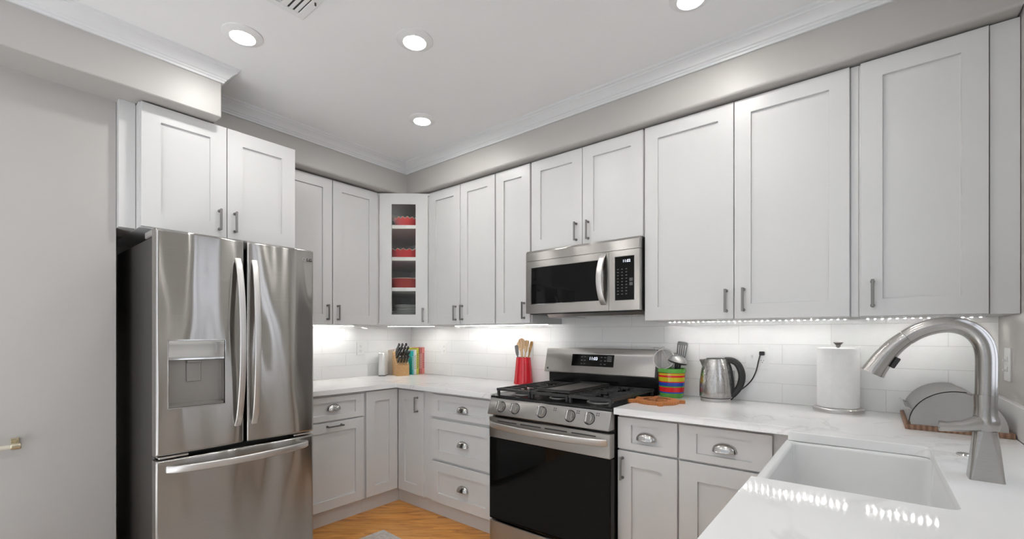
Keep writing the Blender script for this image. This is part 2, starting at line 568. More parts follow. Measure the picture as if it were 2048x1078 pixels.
# ------------------------------------------------------------------ cabinet fronts
def shaker(parent, name, O, face, w, h, fw=0.070, t=0.02, rec=0.012, glass=False, label=None, fh=None):
    """a shaker front with its lower left outer corner at O, seen from the room"""
    U, Nn = face
    m = basis(O, U, Z3, Nn)
    mb = MB()
    c = 0.0016
    e = 0.0012
    o0 = [(0, 0), (w, 0), (w, h), (0, h)]
    fh = fw if fh is None else fh       # height of the rails when they differ from the stiles
    def ring(ins, z):
        iv = ins - fw + fh if ins >= fw else ins
        return [(ins, iv, z), (w - ins, iv, z), (w - ins, h - iv, z), (ins, h - iv, z)]
    rings = [ring(0, -t), ring(0, -c), ring(c, 0), ring(fw, 0), ring(fw + e, -rec)]
    if glass:
        rings = [ring(0, -t), ring(0, -c), ring(c, 0), ring(fw, 0), ring(fw, -t)]
    vs = [v for r in rings for v in r]
    fs = []
    for i in range(len(rings) - 1):
        for k in range(4):
            fs.append([i * 4 + k, i * 4 + (k + 1) % 4, (i + 1) * 4 + (k + 1) % 4, (i + 1) * 4 + k])
    if glass:
        k0 = (len(rings) - 1) * 4
        for k in range(4):
            fs.append([k0 + k, k0 + (k + 1) % 4, (k + 1) % 4, k])
    else:
        fs.append([len(rings) * 4 - 4 + k for k in range(4)])
        fs.append([3, 2, 1, 0])
    mb._add(vs, fs, m)
    return mb.build(name, M['cab'], parent, label, smooth=20)

def bar_pull(door, O, face, vertical=True, L=0.118):
    U, Nn = face
    m = basis(O, U, Z3, Nn)     # O = centre on the face
    mb = MB()
    def P(a, n, s=0.0): return (s, a, n) if vertical else (a, s, n)
    hl = L / 2
    a, b = P(-hl, 0.026, -0.0055), P(hl, 0.034, 0.0055)
    mb.box(a, b, 0.0012, m)
    for sgn in (-1, 1):
        q = sgn * (hl - 0.008)
        mb.tube([m @ Vector(P(q, 0.0)), m @ Vector(P(q, 0.004)), m @ Vector(P(q, 0.0045)), m @ Vector(P(q, 0.028))], [0.0085, 0.0085, 0.0058, 0.0058], 12)
    return mb.build('handle', M['pewter'], door, 'dark pewter bar pull')

def cup_pull(drawer, O, face, a=0.052, b=0.040, c=0.028):
    U, Nn = face
    m = basis(O, U, Z3, Nn)
    mb = MB()
    ns, nq = 22, 9
    def surf(k, a, b, c):
        vs = []
        for j in range(nq + 1):
            q = PI / 2 * j / nq
            for i in range(ns + 1):
                s = PI * i / ns
                vs.append((a * math.cos(s), b * (max(0, math.sin(s)) ** 0.78) * math.cos(q) - b * 0.45, c * (max(0, math.sin(s)) ** 0.68) * math.sin(q)))
        return vs
    fs = [[j * (ns + 1) + i, j * (ns + 1) + i + 1, (j + 1) * (ns + 1) + i + 1, (j + 1) * (ns + 1) + i] for j in range(nq) for i in range(ns)]
    mb._add(surf(0, a, b, c), fs, m)
    mb._add(surf(1, a * 0.93, b * 0.92, c * 0.92), [f[::-1] for f in fs], m)
    # rolled lower lip
    pts = [m @ Vector((a * 0.965 * math.cos(PI * i / ns), -b * 0.45, c * 0.96 * (max(0, math.sin(PI * i / ns)) ** 0.68))) for i in range(ns + 1)]
    mb.tube(pts, 0.0022, 8)
    return mb.build('cup_pull', M['nickelcup'], drawer, 'shiny nickel cup pull', smooth=60)

# ================================================================== THE ROOM
YW, XW = 0.073, -0.09          # back wall, left wall
XR, YB = 3.959, -6.2           # right wall, wall behind
CE = 2.78                      # ceiling
XL = 0.55                      # left wall beside the fridge recess

mb = MB(); mb.box((XW - 0.15, YB - 0.15, -0.08), (XR + 0.15, YW + 0.15, 0.0)); struct('floor', mb, M['oak'])
mb = MB(); mb.box((XL, YB, 0.0), (XR, -3.25, 0.004)); struct('floor_bounce', mb, M['bounce_floor'])  # added unseen pale floor that bounces daylight onto the ceiling
mb = MB(); mb.box((XW - 0.15, YB - 0.15, CE), (XR + 0.15, YW + 0.15, CE + 0.1)); struct('ceiling', mb, M['ceil'])
mb = MB(); mb.box((XW - 0.15, YW, 0), (XR + 0.15, YW + 0.15, CE)); struct('wall_back', mb, M['wall'])
mb = MB(); mb.box((XW - 0.15, -2.29, 0), (XW, YW, CE)); struct('wall_left', mb, M['wall'])
mb = MB(); mb.box((XW - 0.15, YB, 0), (XL, -2.291, CE)); struct('wall_left_near', mb, M['wall'])
# right wall with the window opening over the sink
WY0, WY1, WZ0, WZ1 = -1.42, -0.80, 1.12, 2.32
mb = MB()
RY0, RY1, RZ0, RZ1 = -5.70, -3.45, 0.35, 2.40
mb.box((XR, WY1, 0), (XR + 0.15, YW, CE)); mb.box((XR, RY1, 0), (XR + 0.15, WY0, CE)); mb.box((XR, YB, 0), (XR + 0.15, RY0, CE))
mb.box((XR, RY0, 0), (XR + 0.15, RY1, RZ0)); mb.box((XR, RY0, RZ1), (XR + 0.15, RY1, CE))
mb.box((XR, WY0, 0), (XR + 0.15, WY1, WZ0)); mb.box((XR, WY0, WZ1), (XR + 0.15, WY1, CE))
struct('wall_right', mb, M['wall'])
# wall behind the camera; its wide window is added for fill daylight
BX0, BX1, BZ0, BZ1 = 0.75, 3.75, 0.12, 2.55
mb = MB()
mb.box((XW - 0.15, YB - 0.15, 0), (BX0, YB, CE)); mb.box((BX1, YB - 0.15, 0), (XR + 0.15, YB, CE))
mb.box((BX0, YB - 0.15, 0), (BX1, YB, BZ0)); mb.box((BX0, YB - 0.15, BZ1), (BX1, YB, CE))
struct('wall_front', mb, M['wall'])

def window(name, horizontal, p0, p1, z0, z1, at, nx, gl='winglass'):
    """window unit filling an opening; horizontal = 'x' or 'y' axis of its width"""
    mb = MB()
    fr = 0.05
    def B(a0, a1, c0, c1, d0, d1):
        if horizontal == 'y': mb.box((d0, a0, c0), (d1, a1, c1), 0.002)
        else: mb.box((a0, d0, c0), (a1, d1, c1), 0.002)
    d0, d1 = at
    B(p0, p1, z0, z0 + fr, d0, d1); B(p0, p1, z1 - fr, z1, d0, d1)
    B(p0, p0 + fr, z0, z1, d0, d1); B(p1 - fr, p1, z0, z1, d0, d1)
    for i in range(1, nx):
        q = p0 + (p1 - p0) * i / nx
        B(q - 0.022, q + 0.022, z0, z1, d0, d1)
    zm = (z0 + z1) / 2
    B(p0, p1, zm - 0.02, zm + 0.02, d0, d1)
    o = struct(name, mb, M['trim'])
    g = MB()
    dm = (d0 + d1) / 2
    if horizontal == 'y': g.box((dm - 0.003, p0 + fr, z0 + fr), (dm + 0.003, p1 - fr, z1 - fr))
    else: g.box((p0 + fr, dm - 0.003, z0 + fr), (p1 - fr, dm + 0.003, z1 - fr))
    g.build('pane', M[gl], o)
window('window_1', 'y', WY0, WY1, WZ0, WZ1, (XR + 0.05, XR + 0.11), 2, 'tintglass')
window('fill_window_back', 'x', BX0, BX1, BZ0, BZ1, (YB - 0.10, YB - 0.04), 3)  # unseen window, added to let in fill daylight from behind

window('fill_window_right', 'y', RY0, RY1, RZ0, RZ1, (XR + 0.05, XR + 0.11), 3, 'tintglass')  # added out of view to send daylight onto the left-wall run

# soffits over the wall cabinets and the deeper bulkhead by the fridge
SX, SY, SZ = 0.422, -0.381, 2.520
BKX, BKY, BKZ = 0.774, -1.893, 2.515
mb = MB(); mb.prism([(XW, YW), (XR, YW), (XR, SY), (SX, SY), (SX, BKY), (XW, BKY)], SZ, CE, bev=0.016, seg=4); struct('wall_soffit', mb, M['wall'])
mb = MB(); mb.box((XW, YB, BKZ), (BKX, BKY, CE), 0.004); struct('wall_bulkhead', mb, M['wall'])

# crown moulding along soffits and bulkhead, mitred at each corner
def crown(name, path, closed=False, zb=2.70):
    prof = [(0.0, zb), (0.010, zb), (0.012, zb + 0.010), (0.017, zb + 0.013), (0.019, zb + 0.020), (0.026, zb + 0.024),
            (0.032, zb + 0.034), (0.042, zb + 0.046), (0.054, zb + 0.056), (0.058, zb + 0.058), (0.060, zb + 0.064), (0.070, zb + 0.070), (0.072, CE), (0.0, CE)]
    pts = [Vector((p[0], p[1], 0)) for p in path]
    n = len(pts)
    vs = []
    for i in range(n):
        d0 = (pts[i] - pts[i - 1]).normalized() if i > 0 else (pts[1] - pts[0]).normalized()
        d1 = (pts[i + 1] - pts[i]).normalized() if i < n - 1 else d0
        n0 = Vector((-d0.y, d0.x, 0)); n1 = Vector((-d1.y, d1.x, 0))
        mdir = (n0 + n1)
        mdir = mdir / (mdir.dot(n0))
        for d, z in prof:
            vs.append(pts[i] + mdir * d + Vector((0, 0, z)))
    k = len(prof)
    fs = [[i * k + j, i * k + (j + 1) % k, (i + 1) * k + (j + 1) % k, (i + 1) * k + j] for i in range(n - 1) for j in range(k)]
    fs += [list(range(k)), [(n - 1) * k + j for j in range(k)][::-1]]
    mb = MB(); mb._add(vs, fs)
    return struct(name, mb, M['trim'], smooth=25)
crown('trim_1', [(XR, SY), (SX, SY), (SX, BKY), (BKX, BKY), (BKX, YB)])

# tiled splash on both walls, and the quartz upstand on the right wall
mb = MB(); mb.box((XW, YW - 0.008, CT), (XR, YW, 1.50)); struct('trim_2', mb, M['tileA'])
mb = MB(); mb.box((XW, -1.42, CT), (XW + 0.008, YW - 0.008, 1.50)); struct('trim_3', mb, M['tileB'])
mb = MB(); mb.box((XR - 0.02, -2.42, CT), (XR, YW - 0.008, CT + 0.122), 0.002); struct('trim_4', mb, M['quartz'])
# ================================================================== LAMPS OF THE ROOM, PLUS ADDED FILL LAMPS
def recessed(x, y, label):
    t = thing('recessed_light', label, 'ceiling light', (x, y, CE), 0, 'recessed ceiling lights')
    m = Matrix.Translation((x, y, CE))
    mb = MB(); mb.lathe([(0.088, 0.0), (0.088, -0.004), (0.085, -0.006), (0.075, -0.009), (0.060, -0.014), (0.055, -0.016), (0.052, -0.013), (0.052, 0.0)], 48, m)
    mb.build('trim_ring', M['white'], t)
    mb = MB(); mb.lathe([(0.0, -0.0135), (0.0515, -0.0135), (0.0515, -0.002), (0.0, -0.002)], 40, m)
    mb.build('lens', M['can'], t, 'glowing white lens')
recessed(1.165, -1.930, 'round recessed ceiling light nearest the bulkhead over the fridge')
recessed(1.782, -1.385, 'round recessed ceiling light in the middle of the ceiling, right of the vent')
recessed(1.175, -0.835, 'small-looking recessed ceiling light nearest the far corner of the room')
recessed(2.925, -0.820, 'recessed ceiling light cut by the top edge, in front of the wide upper cabinets')
recessed(2.925, -1.950, 'added fill ceiling light above the sink run, out of view')  # lamp added out of view because the kitchen needs more light
recessed(1.60, -3.60, 'added unseen ceiling light behind the camera, on the fridge side')  # both rear lamps are unseen and added for extra light
recessed(2.95, -3.60, 'added unseen ceiling light right behind the camera')

def led_strip(p0, p1, off, label, n):
    """bar light under the wall cabinets from p0 to p1 (plan), z just under the cabinet floor"""
    a, b = Vector((*p0, 0)), Vector((*p1, 0))
    d = (b - a).normalized(); L = (b - a).length
    nrm = Vector((-d.y, d.x, 0))
    t = thing('under_cabinet_light', label, 'light strip', (a.x, a.y, 1.4105), 0, 'under cabinet light strips')
    m = basis((a.x, a.y, 1.4105), d, nrm, Z3)
    mb = MB(); mb.box((0, -0.006, -0.0035), (L, 0.006, 0.0), mat=m); mb.build('backing_tape', M['white'], t)
    mb = MB()
    for i in range(n):
        q = L * (i + 0.5) / n
        mb.box((q - 0.0035, -0.003, -0.0040), (q + 0.0035, 0.003, -0.0034), mat=m)
    o = mb.build('led_chips', M['led'], t, 'row of tiny bright LED chips')
    o['kind'] = 'stuff'
LEDY = -0.075
led_strip((0.70, LEDY), (1.68, LEDY), 0, 'bright LED strip under the upper cabinets left of the microwave', 56)
led_strip((0.13, -0.36), (0.45, -0.09), 0, 'bright LED strip under the glass corner cabinet', 40)
led_strip((2.56, LEDY), (3.44, LEDY), 0, 'bright LED strip under the wide double upper cabinet right of the microwave', 32)
led_strip((3.50, LEDY), (3.90, LEDY), 0, 'short bright LED strip under the rightmost upper cabinet', 15)
led_strip((0.03, -1.38), (0.03, -0.64), 0, 'bright LED strip under the upper cabinet beside the fridge', 56)

# ================================================================== UPPER CABINETS
ZB, ZT = 1.411, 2.511
def upper_A(label, x0, x1, doors, z0=ZB, z1=ZT, yback=YW - 0.008, extra=None):
    """doors: (x0, x1, handle_x, handle_z or None)"""
    t = thing('upper_cabinet', label, 'cabinet', ((x0 + x1) / 2, YW, z0), 0, 'white shaker upper cabinets')
    yb = yback if z0 < 1.5 else YW
    mb = MB(); mb.box((x0, yb, z0), (x1, -0.312, z1), 0.001)
    mb.build('carcass', M['cab'], t)
    for d0, d1, hx, hz in doors:
        dr = shaker(t, 'door', (d0, -0.332, z0 + 0.002), FA, d1 - d0, z1 - z0 - 0.004, 0.074)
        bar_pull(dr, (hx, -0.332, hz), FA)
    if extra: extra(t)
    return t
upper_A('tall narrow double-door upper cabinet right of the glass corner cabinet', 0.662, 1.388, [(0.664, 1.0225, 0.978, 1.503), (1.0275, 1.383, 1.052, 1.503)])
upper_A('tall single-door upper cabinet immediately left of the microwave', 1.389, 1.709, [(1.394, 1.703, 1.656, 1.500)])
upper_A('short double-door upper cabinet above the microwave', 1.7095, 2.5125, [(1.717, 2.111, 2.070, 1.985), (2.115, 2.509, 2.156, 1.983)], z0=1.895)
def filler4(t):
    mb = MB(); mb.box((3.457, YW - 0.008, ZB), (3.4835, -0.314, ZT)); mb.build('filler_strip', M['cab'], t)
upper_A('widest double-door upper cabinet, right of the microwave', 2.513, 3.456, [(2.520, 2.9845, 2.951, 1.505), (2.9885, 3.4525, 3.031, 1.507)], extra=filler4)
def filler5(t):
    mb = MB(); mb.box((3.879, YW - 0.008, ZB), (3.957, -0.322, ZT), 0.001); mb.build('filler_panel', M['cab'], t)
upper_A('rightmost single-door upper cabinet, next to the right wall above the faucet', 3.484, 3.878, [(3.490, 3.8755, 3.531, 1.509)], extra=filler5)

# left-wall upper cabinet
t = thing('upper_cabinet', 'tall double-door upper cabinet between the fridge and the glass corner cabinet', 'cabinet', (XW, -1.0, ZB), 0, 'white shaker upper cabinets')
mb = MB(); mb.box((XW + 0.008, -1.41, ZB), (0.319, -0.606, ZT), 0.001); mb.build('carcass', M['cab'], t)
for y0, y1, hy in ((-1.402, -1.010, -1.050), (-1.004, -0.614, -0.966)):
    dr = shaker(t, 'door', (0.339, y0, ZB + 0.002), FB, y1 - y0, ZT - ZB - 0.004, 0.074)
    bar_pull(dr, (0.339, hy, 1.501), FB)

# glass-fronted corner cabinet (open shelves inside)
t = thing('corner_cabinet', 'diagonal corner upper cabinet with a glass door showing red dishes', 'cabinet', (XW, YW, ZB))
CA, CB = Vector((0.339, -0.597, 0)), Vector((0.645, -0.332, 0))
cu = (CB - CA).normalized(); cn = Vector((cu.y, -cu.x, 0))
w8 = XW + 0.008
foot = [(w8, YW - 0.008), (w8, -0.604), (0.322, -0.604), (0.657, -0.318), (0.657, YW - 0.008)]
mb = MB()
mb.prism(foot, ZB, ZB + 0.018); mb.prism(foot, ZT - 0.018, ZT)
q = 0.014
mb.box((w8, -0.604, ZB + 0.018), (w8 + q, YW - 0.008, ZT - 0.018)); mb.box((w8 + q, YW - 0.008 - q, ZB + 0.018), (0.657, YW - 0.008, ZT - 0.018))
mb.box((w8 + q, -0.604, ZB + 0.018), (0.322, -0.604 + q, ZT - 0.018)); mb.box((0.657 - q, -0.318, ZB + 0.018), (0.657, YW - 0.008 - q, ZT - 0.018))
mb.build('carcass', M['cabin'], t)
# white edge faces of the carcass
mb = MB(); mf = basis((CA.x, CA.y, ZB), cu, Z3, cn)
wd = (CB - CA).length
mb.box((-0.012, 0, -0.036), (0.012, ZT - ZB, -0.0205), mat=mf); mb.box((wd - 0.012, 0, -0.036), (wd + 0.012, ZT - ZB, -0.0205), mat=mf)
mb.build('face_frame', M['cab'], t)
SHZ = [1.713, 1.968, 2.236]
for z in SHZ:
    mb = MB(); mb.prism([(w8 + q, YW - 0.008 - q), (w8 + q, -0.58), (0.330, -0.58), (0.63, -0.322), (0.642, YW - 0.008 - q)], z - 0.016, z + 0.014, bev=0.001)
    mb.build('shelf', M['shelf'], t)
FWG = 0.103
dr = shaker(t, 'door', (CA.x + cu.x * 0.002, CA.y + cu.y * 0.002, ZB + 0.002), (cu, cn), wd - 0.004, ZT - ZB - 0.004, 0.085, glass=True)
# bead frame that narrows the light opening
mb = MB(); m2 = basis((CA.x, CA.y, ZB), cu, Z3, cn); hh = ZT - ZB
for a, b in (((0.083, 0.083), (FWG, hh - 0.083)), ((wd - FWG, 0.083), (wd - 0.083, hh - 0.083)), ((FWG, 0.075), (wd - FWG, 0.090)), ((FWG, hh - 0.092), (wd - FWG, hh - 0.075))):
    mb.box((a[0], a[1], -0.014), (b[0], b[1], -0.0005), mat=m2)
mb.build('glazing_bead', M['cab'], dr)
mb = MB(); mb.box((0.09, 0.08, -0.018), (wd - 0.09, hh - 0.08, -0.015), mat=m2); mb.build('glass_pane', M['glass'], dr, 'clear glass pane')
bar_pull(dr, (CB.x - cu.x * 0.042, CB.y - cu.y * 0.042, 1.496), (cu, cn))

# dishes inside
def pie_dish(x, y, z, r, h, label, waves=22, mat='red', group='red baking dishes in the glass cabinet'):
    t = thing('baking_dish', label, 'dish', (x, y, z), 0, group)
    n = 132
    vs, fs = [], []
    prof = [(0.0, 0.0), (r * 0.74, 0.0), (r * 0.78, 0.004), (r, h), (r * 1.05, h + 0.002), (r * 1.0, h + 0.004), (r * 0.97, h - 0.002), (r * 0.74, 0.008), (0.0, 0.008)]
    for pi, (rr, zz) in enumerate(prof):
        for k in range(n):
            a = 2 * PI * k / n
            wv = math.cos(waves * a) if waves else 0
            f = min(1, zz / h)
            vs.append((x + rr * (1 + 0.018 * wv * f) * math.cos(a), y + rr * (1 + 0.018 * wv * f) * math.sin(a), z + zz + (0.006 * wv * f if 3 <= pi <= 6 else 0)))
    for i in range(len(prof) - 1):
        for k in range(n):
            fs.append([i * n + k, i * n + (k + 1) % n, (i + 1) * n + (k + 1) % n, (i + 1) * n + k])
    mb = MB(); mb._add(vs, fs)
    mb.build('bowl', M[mat], t, smooth=50)
    mb = MB()
    pts = []
    for k in range(n + 1):
        a = 2 * PI * k / n
        wv = math.cos(waves * a) if waves else 0
        rr = r * 1.03 * (1 + 0.018 * wv)
        pts.append((x + rr * math.cos(a), y + rr * math.sin(a), z + h + 0.003 + 0.006 * wv))
    mb.tube(pts, 0.0028, 6, cap=False)
    mb.build('rim', M['redcream'], t, 'paler fluted rim' if waves else 'paler rim')
pie_dish(0.392, -0.352, SHZ[2] + 0.0145, 0.120, 0.066, 'red fluted pie dish on the top shelf of the glass corner cabinet', 20)
pie_dish(0.355, -0.318, SHZ[1] + 0.0145, 0.168, 0.066, 'wider red fluted pie dish on the second shelf of the glass cabinet', 22)
pie_dish(0.358, -0.320, SHZ[0] + 0.0145, 0.165, 0.078, 'plain dark red baking dish on the third shelf of the glass cabinet', 0, 'darkred')
ordn = ['lowest', 'second from the bottom', 'third from the bottom', 'fourth from the bottom', 'fifth from the bottom', 'sixth from the bottom', 'fifth from the top', 'fourth from the top', 'third from the top', 'second from the top', 'topmost']
proto = None
for i, od in enumerate(ordn):
    z = ZB + 0.0185 + i * 0.0142
    lb = 'white china plate, %s of the stack in the glass cabinet' % od
    r = 0.142 if i < 8 else 0.118
    o = MB().lathe([(0.0, 0.0), (r * 0.6, 0.0), (r * 0.66, 0.003), (r, 0.0115), (r * 1.0, 0.0135), (r * 0.65, 0.0055), (0.0, 0.0045)], 48).build('plate', M['plate'])
    o.location = (0.375, -0.336, z)
    tag(o, lb, 'plate', 'stacked plates in the glass cabinet')

# cabinet over the fridge
t = thing('upper_cabinet', 'deep double-door cabinet above the fridge, half under the bulkhead', 'cabinet', (0.2, -1.83, 1.88), 0, 'white shaker upper cabinets')
FZ0, FZ1 = 1.880, 2.508
mb = MB(); mb.box((XW + 0.004, -2.222, FZ0 - 0.006), (0.66, -1.446, FZ1), 0.001); mb.build('carcass', M['cab'], t)
mb = MB(); mb.box((0.30, -2.2895, 1.874), (0.600, -2.2235, 2.5145), 0.001); mb.build('filler_panel', M['cab'], t)
for y0, y1, hy in ((-2.217, -1.8365, -1.873), (-1.8325, -1.450, -1.795)):
    dr = shaker(t, 'door', (0.68, y0, FZ0), FB, y1 - y0, FZ1 - FZ0 - 0.002, 0.080)
    bar_pull(dr, (0.68, hy, 1.976), FB)

# ================================================================== BASE CABINETS
DZ0, DZ1 = 0.113, 0.902
def base_thing(label, loc): return thing('base_cabinet', label, 'cabinet', loc, 0, 'white shaker base cabinets')
def toe_A(t, x0, x1):
    mb = MB(); mb.box((x0, -0.54, 0.0), (x1, -0.557, 0.112)); mb.build('toe_kick', M['cab'], t)

# left run, beside the fridge: drawer over a pull-out front
t = base_thing('base cabinet beside the fridge with a cup-pull drawer over a pull-out front', (0.2, -1.14, 0))
mb = MB(); mb.box((XW + 0.002, -1.385, 0.112), (0.585, -0.8965, CT - TH - 0.001)); mb.build('carcass', M['cab'], t)
mb = MB(); mb.box((0.53, -1.385, 0), (0.5535, -0.8965, 0.112)); mb.build('toe_kick', M['cab'], t)
dw = shaker(t, 'drawer', (0.605, -1.378, 0.735), FB, 0.470, 0.165, 0.068, fh=0.040); cup_pull(dw, (0.597, -1.145, 0.826), FB)
dr = shaker(t, 'door', (0.605, -1.378, DZ0 + 0.006), FB, 0.470, 0.604, 0.068); bar_pull(dr, (0.605, -1.143, 0.697), FB, False, 0.120)

# corner cabinet with two doors meeting in the inner corner
t = base_thing('L-shaped corner base cabinet whose two doors meet at the inner corner', (0.2, -0.3, 0))
mb = MB(); mb.prism([(XW + 0.002, YW - 0.002), (XW + 0.002, -0.8955), (0.585, -0.8955), (0.585, -0.585), (0.918, -0.585), (0.918, YW - 0.002)], 0.112, CT - TH - 0.001); mb.build('carcass', M['cab'], t)
mb = MB(); mb.prism([(0.5535, -0.8955), (0.5535, -0.557), (0.918, -0.557), (0.918, -0.54), (0.53, -0.54), (0.53, -0.8955)], 0.0, 0.112); mb.build('toe_kick', M['cab'], t)
dr = shaker(t, 'door', (0.605, -0.8885, DZ0 + 0.006), FB, 0.2805, DZ1 - DZ0 - 0.001, 0.076)
dr = shaker(t, 'door', (0.6095, -0.605, DZ0), FA, 0.3005, DZ1 - DZ0, 0.076); bar_pull(dr, (0.845, -0.605, 0.803), FA)

# three-drawer cabinet
t = base_thing('three-drawer base cabinet left of the range', (1.27, -0.3, 0))
mb = MB(); mb.box((0.9185, -0.585, 0.112), (1.618, YW - 0.002, CT - TH - 0.001)); mb.build('carcass', M['cab'], t)
toe_A(t, 0.9185, 1.618)
for z0, z1, hz in ((0.735, 0.898, 0.813), (0.425, 0.717, 0.571), (0.113, 0.408, 0.262)):
    dw = shaker(t, 'drawer', (1.004, -0.605, z0), FA, 0.606, z1 - z0, 0.070, fh=0.043 if z1 > 0.8 else 0.068); cup_pull(dw, (1.322, -0.597, hz), FA)

# right run
t = base_thing('narrow base cabinet right of the range with a drawer over one door', (2.64, -0.3, 0))
mb = MB(); mb.box((2.482, -0.585, 0.112), (2.7985, YW - 0.002, CT - TH - 0.001)); mb.build('carcass', M['cab'], t)
toe_A(t, 2.482, 2.7985)
dw = shaker(t, 'drawer', (2.484, -0.605, 0.735), FA, 0.311, 0.166, 0.074, fh=0.036); cup_pull(dw, (2.637, -0.597, 0.813), FA)
dr = shaker(t, 'door', (2.484, -0.605, DZ0), FA, 0.311, 0.612, 0.075); bar_pull(dr, (2.512, -0.605, 0.636), FA)
t = base_thing('wider base cabinet left of the sink with a drawer over one door', (3.03, -0.3, 0))
mb = MB(); mb.box((2.799, -0.585, 0.112), (3.30, YW - 0.002, CT - TH - 0.001)); mb.build('carcass', M['cab'], t)
toe_A(t, 2.799, 3.36)
dw = shaker(t, 'drawer', (2.804, -0.605, 0.735), FA, 0.394, 0.166, 0.080, fh=0.036); cup_pull(dw, (3.005, -0.597, 0.815), FA)
dr = shaker(t, 'door', (2.804, -0.605, DZ0), FA, 0.394, 0.612, 0.085); bar_pull(dr, (3.170, -0.605, 0.636), FA)

# sink-run cabinets (fronts face the room, mostly hidden under the counter)
FL = (-Yv, -X)
t = base_thing('double-door base cabinet under the white apron sink', (3.6, -1.1, 0))
mb = MB(); mb.box((3.325, -1.49, 0.112), (3.955, -0.70, 0.64)); mb.build('carcass', M['cab'], t)
mb = MB(); mb.box((3.365, -1.49, 0), (3.39, -0.70, 0.112)); mb.build('toe_kick', M['cab'], t)
for y in (-0.705, -1.097):
    dr = shaker(t, 'door', (3.305, y, DZ0), FL, 0.388, 0.52, 0.07); bar_pull(dr, (3.305, y - (0.345 if y > -1 else 0.043), 0.54), FL)
t = base_thing('base cabinet at the near end of the sink run, beside the camera', (3.6, -1.9, 0))
mb = MB(); mb.box((3.325, -2.40, 0.112), (3.955, -1.492, CT - TH - 0.001)); mb.build('carcass', M['cab'], t)
mb = MB(); mb.box((3.365, -2.40, 0), (3.39, -1.492, 0.112)); mb.build('toe_kick', M['cab'], t)
for y in (-1.497, -1.949):
    dr = shaker(t, 'door', (3.305, y, DZ0), FL, 0.447, 0.79, 0.07); bar_pull(dr, (3.305, y - (0.405 if y > -1.6 else 0.043), 0.80), FL)

# ================================================================== COUNTERTOPS
def rounded(poly, rads, n=6):
    out = []
    k = len(poly)
    for i in range(k):
        r = rads.get(i, 0)
        p = Vector(poly[i]); a = Vector(poly[i - 1]); b = Vector(poly[(i + 1) % k])
        if not r: out.append(tuple(p)); continue
        d0 = (a - p).normalized(); d1 = (b - p).normalized()
        s, e = p + d0 * r, p + d1 * r
        for j in range(n + 1):
            u = j / n
            out.append(tuple((1 - u) ** 2 * s + 2 * u * (1 - u) * p + u * u * e))
    return out
mb = MB()
mb.prism([(XW + 0.008, YW - 0.008), (XW + 0.008, -1.39), (0.632, -1.39), (0.632, -0.643), (1.622, -0.643), (1.622, YW - 0.008)], CT - TH, CT, bev=0.003)
tag(recenter(mb.build('countertop', M['quartz']), (0.3, -0.3, CT - TH)), 'L-shaped white quartz countertop in the corner, left of the range', 'countertop', 'white quartz countertops')
mb = MB()
poly = [(2.484, YW - 0.008), (2.484, -0.652), (3.273, -0.652), (3.273, -0.745), (3.680, -0.735), (3.682, -1.436), (3.276, -1.448), (3.276, -2.45), (XR - 0.02, -2.45), (XR - 0.02, YW - 0.008)]
mb.prism(rounded(poly, {4: 0.035, 5: 0.035}), CT - TH, CT, bev=0.003)
tag(recenter(mb.build('countertop', M['quartz']), (3.2, -0.3, CT - TH)), 'white quartz countertop around the sink, right of the range', 'countertop', 'white quartz countertops')

# ================================================================== SINK
t = thing('farmhouse_sink', 'white fireclay apron-front sink set in the right-hand counter', 'sink', (3.49, -1.09, 0.66))
z1 = CT - TH - 0.0008
def rrect(x0, y0, x1, y1, r, n=5):
    return rounded([(x0, y0), (x1, y0), (x1, y1), (x0, y1)], {0: r, 1: r, 2: r, 3: r}, n)
def loft(rings):
    mb = MB(); n = len(rings[0][0])
    vs = [(x, y, z) for poly, z in rings for x, y in poly]
    fs = [[i * n + k, i * n + (k + 1) % n, (i + 1) * n + (k + 1) % n, (i + 1) * n + k] for i in range(len(rings) - 1) for k in range(n)]
    fs += [list(range(n))[::-1], [(len(rings) - 1) * n + k for k in range(n)]]
    mb._add(vs, fs)
    return mb
ox0, oy0, ox1, oy1 = 3.262, -1.475, 3.722, -0.712
rings = [(rrect(ox0, oy0, ox1, oy1, 0.012), 0.665), (rrect(ox0, oy0, ox1, oy1, 0.012), z1 - 0.008), (rrect(ox0 + 0.003, oy0 + 0.003, ox1 - 0.003, oy1 - 0.003, 0.012), z1 - 0.002),
         (rrect(ox0 + 0.008, oy0 + 0.008, ox1 - 0.008, oy1 - 0.008, 0.012), z1),
         (rrect(ox0 + 0.022, oy0 + 0.026, ox1 - 0.026, oy1 - 0.026, 0.03), z1), (rrect(ox0 + 0.028, oy0 + 0.032, ox1 - 0.030, oy1 - 0.031, 0.03), z1 - 0.004),
         (rrect(ox0 + 0.031, oy0 + 0.036, ox1 - 0.033, oy1 - 0.034, 0.03), z1 - 0.012),
         (rrect(ox0 + 0.036, oy0 + 0.045, ox1 - 0.040, oy1 - 0.042, 0.035), 0.715), (rrect(ox0 + 0.06, oy0 + 0.07, ox1 - 0.065, oy1 - 0.065, 0.03), 0.692)]
loft(rings).build('basin', M['porc'], t, smooth=50)
mb = MB(); mb.lathe([(0.0, 0.0), (0.055, 0.0), (0.055, 0.003), (0.045, 0.004), (0.02, 0.002), (0.0, 0.002)], 28, Matrix.Translation((3.50, -1.09, 0.6925)))
mb.build('drain', M['chrome'], t, 'chrome drain')

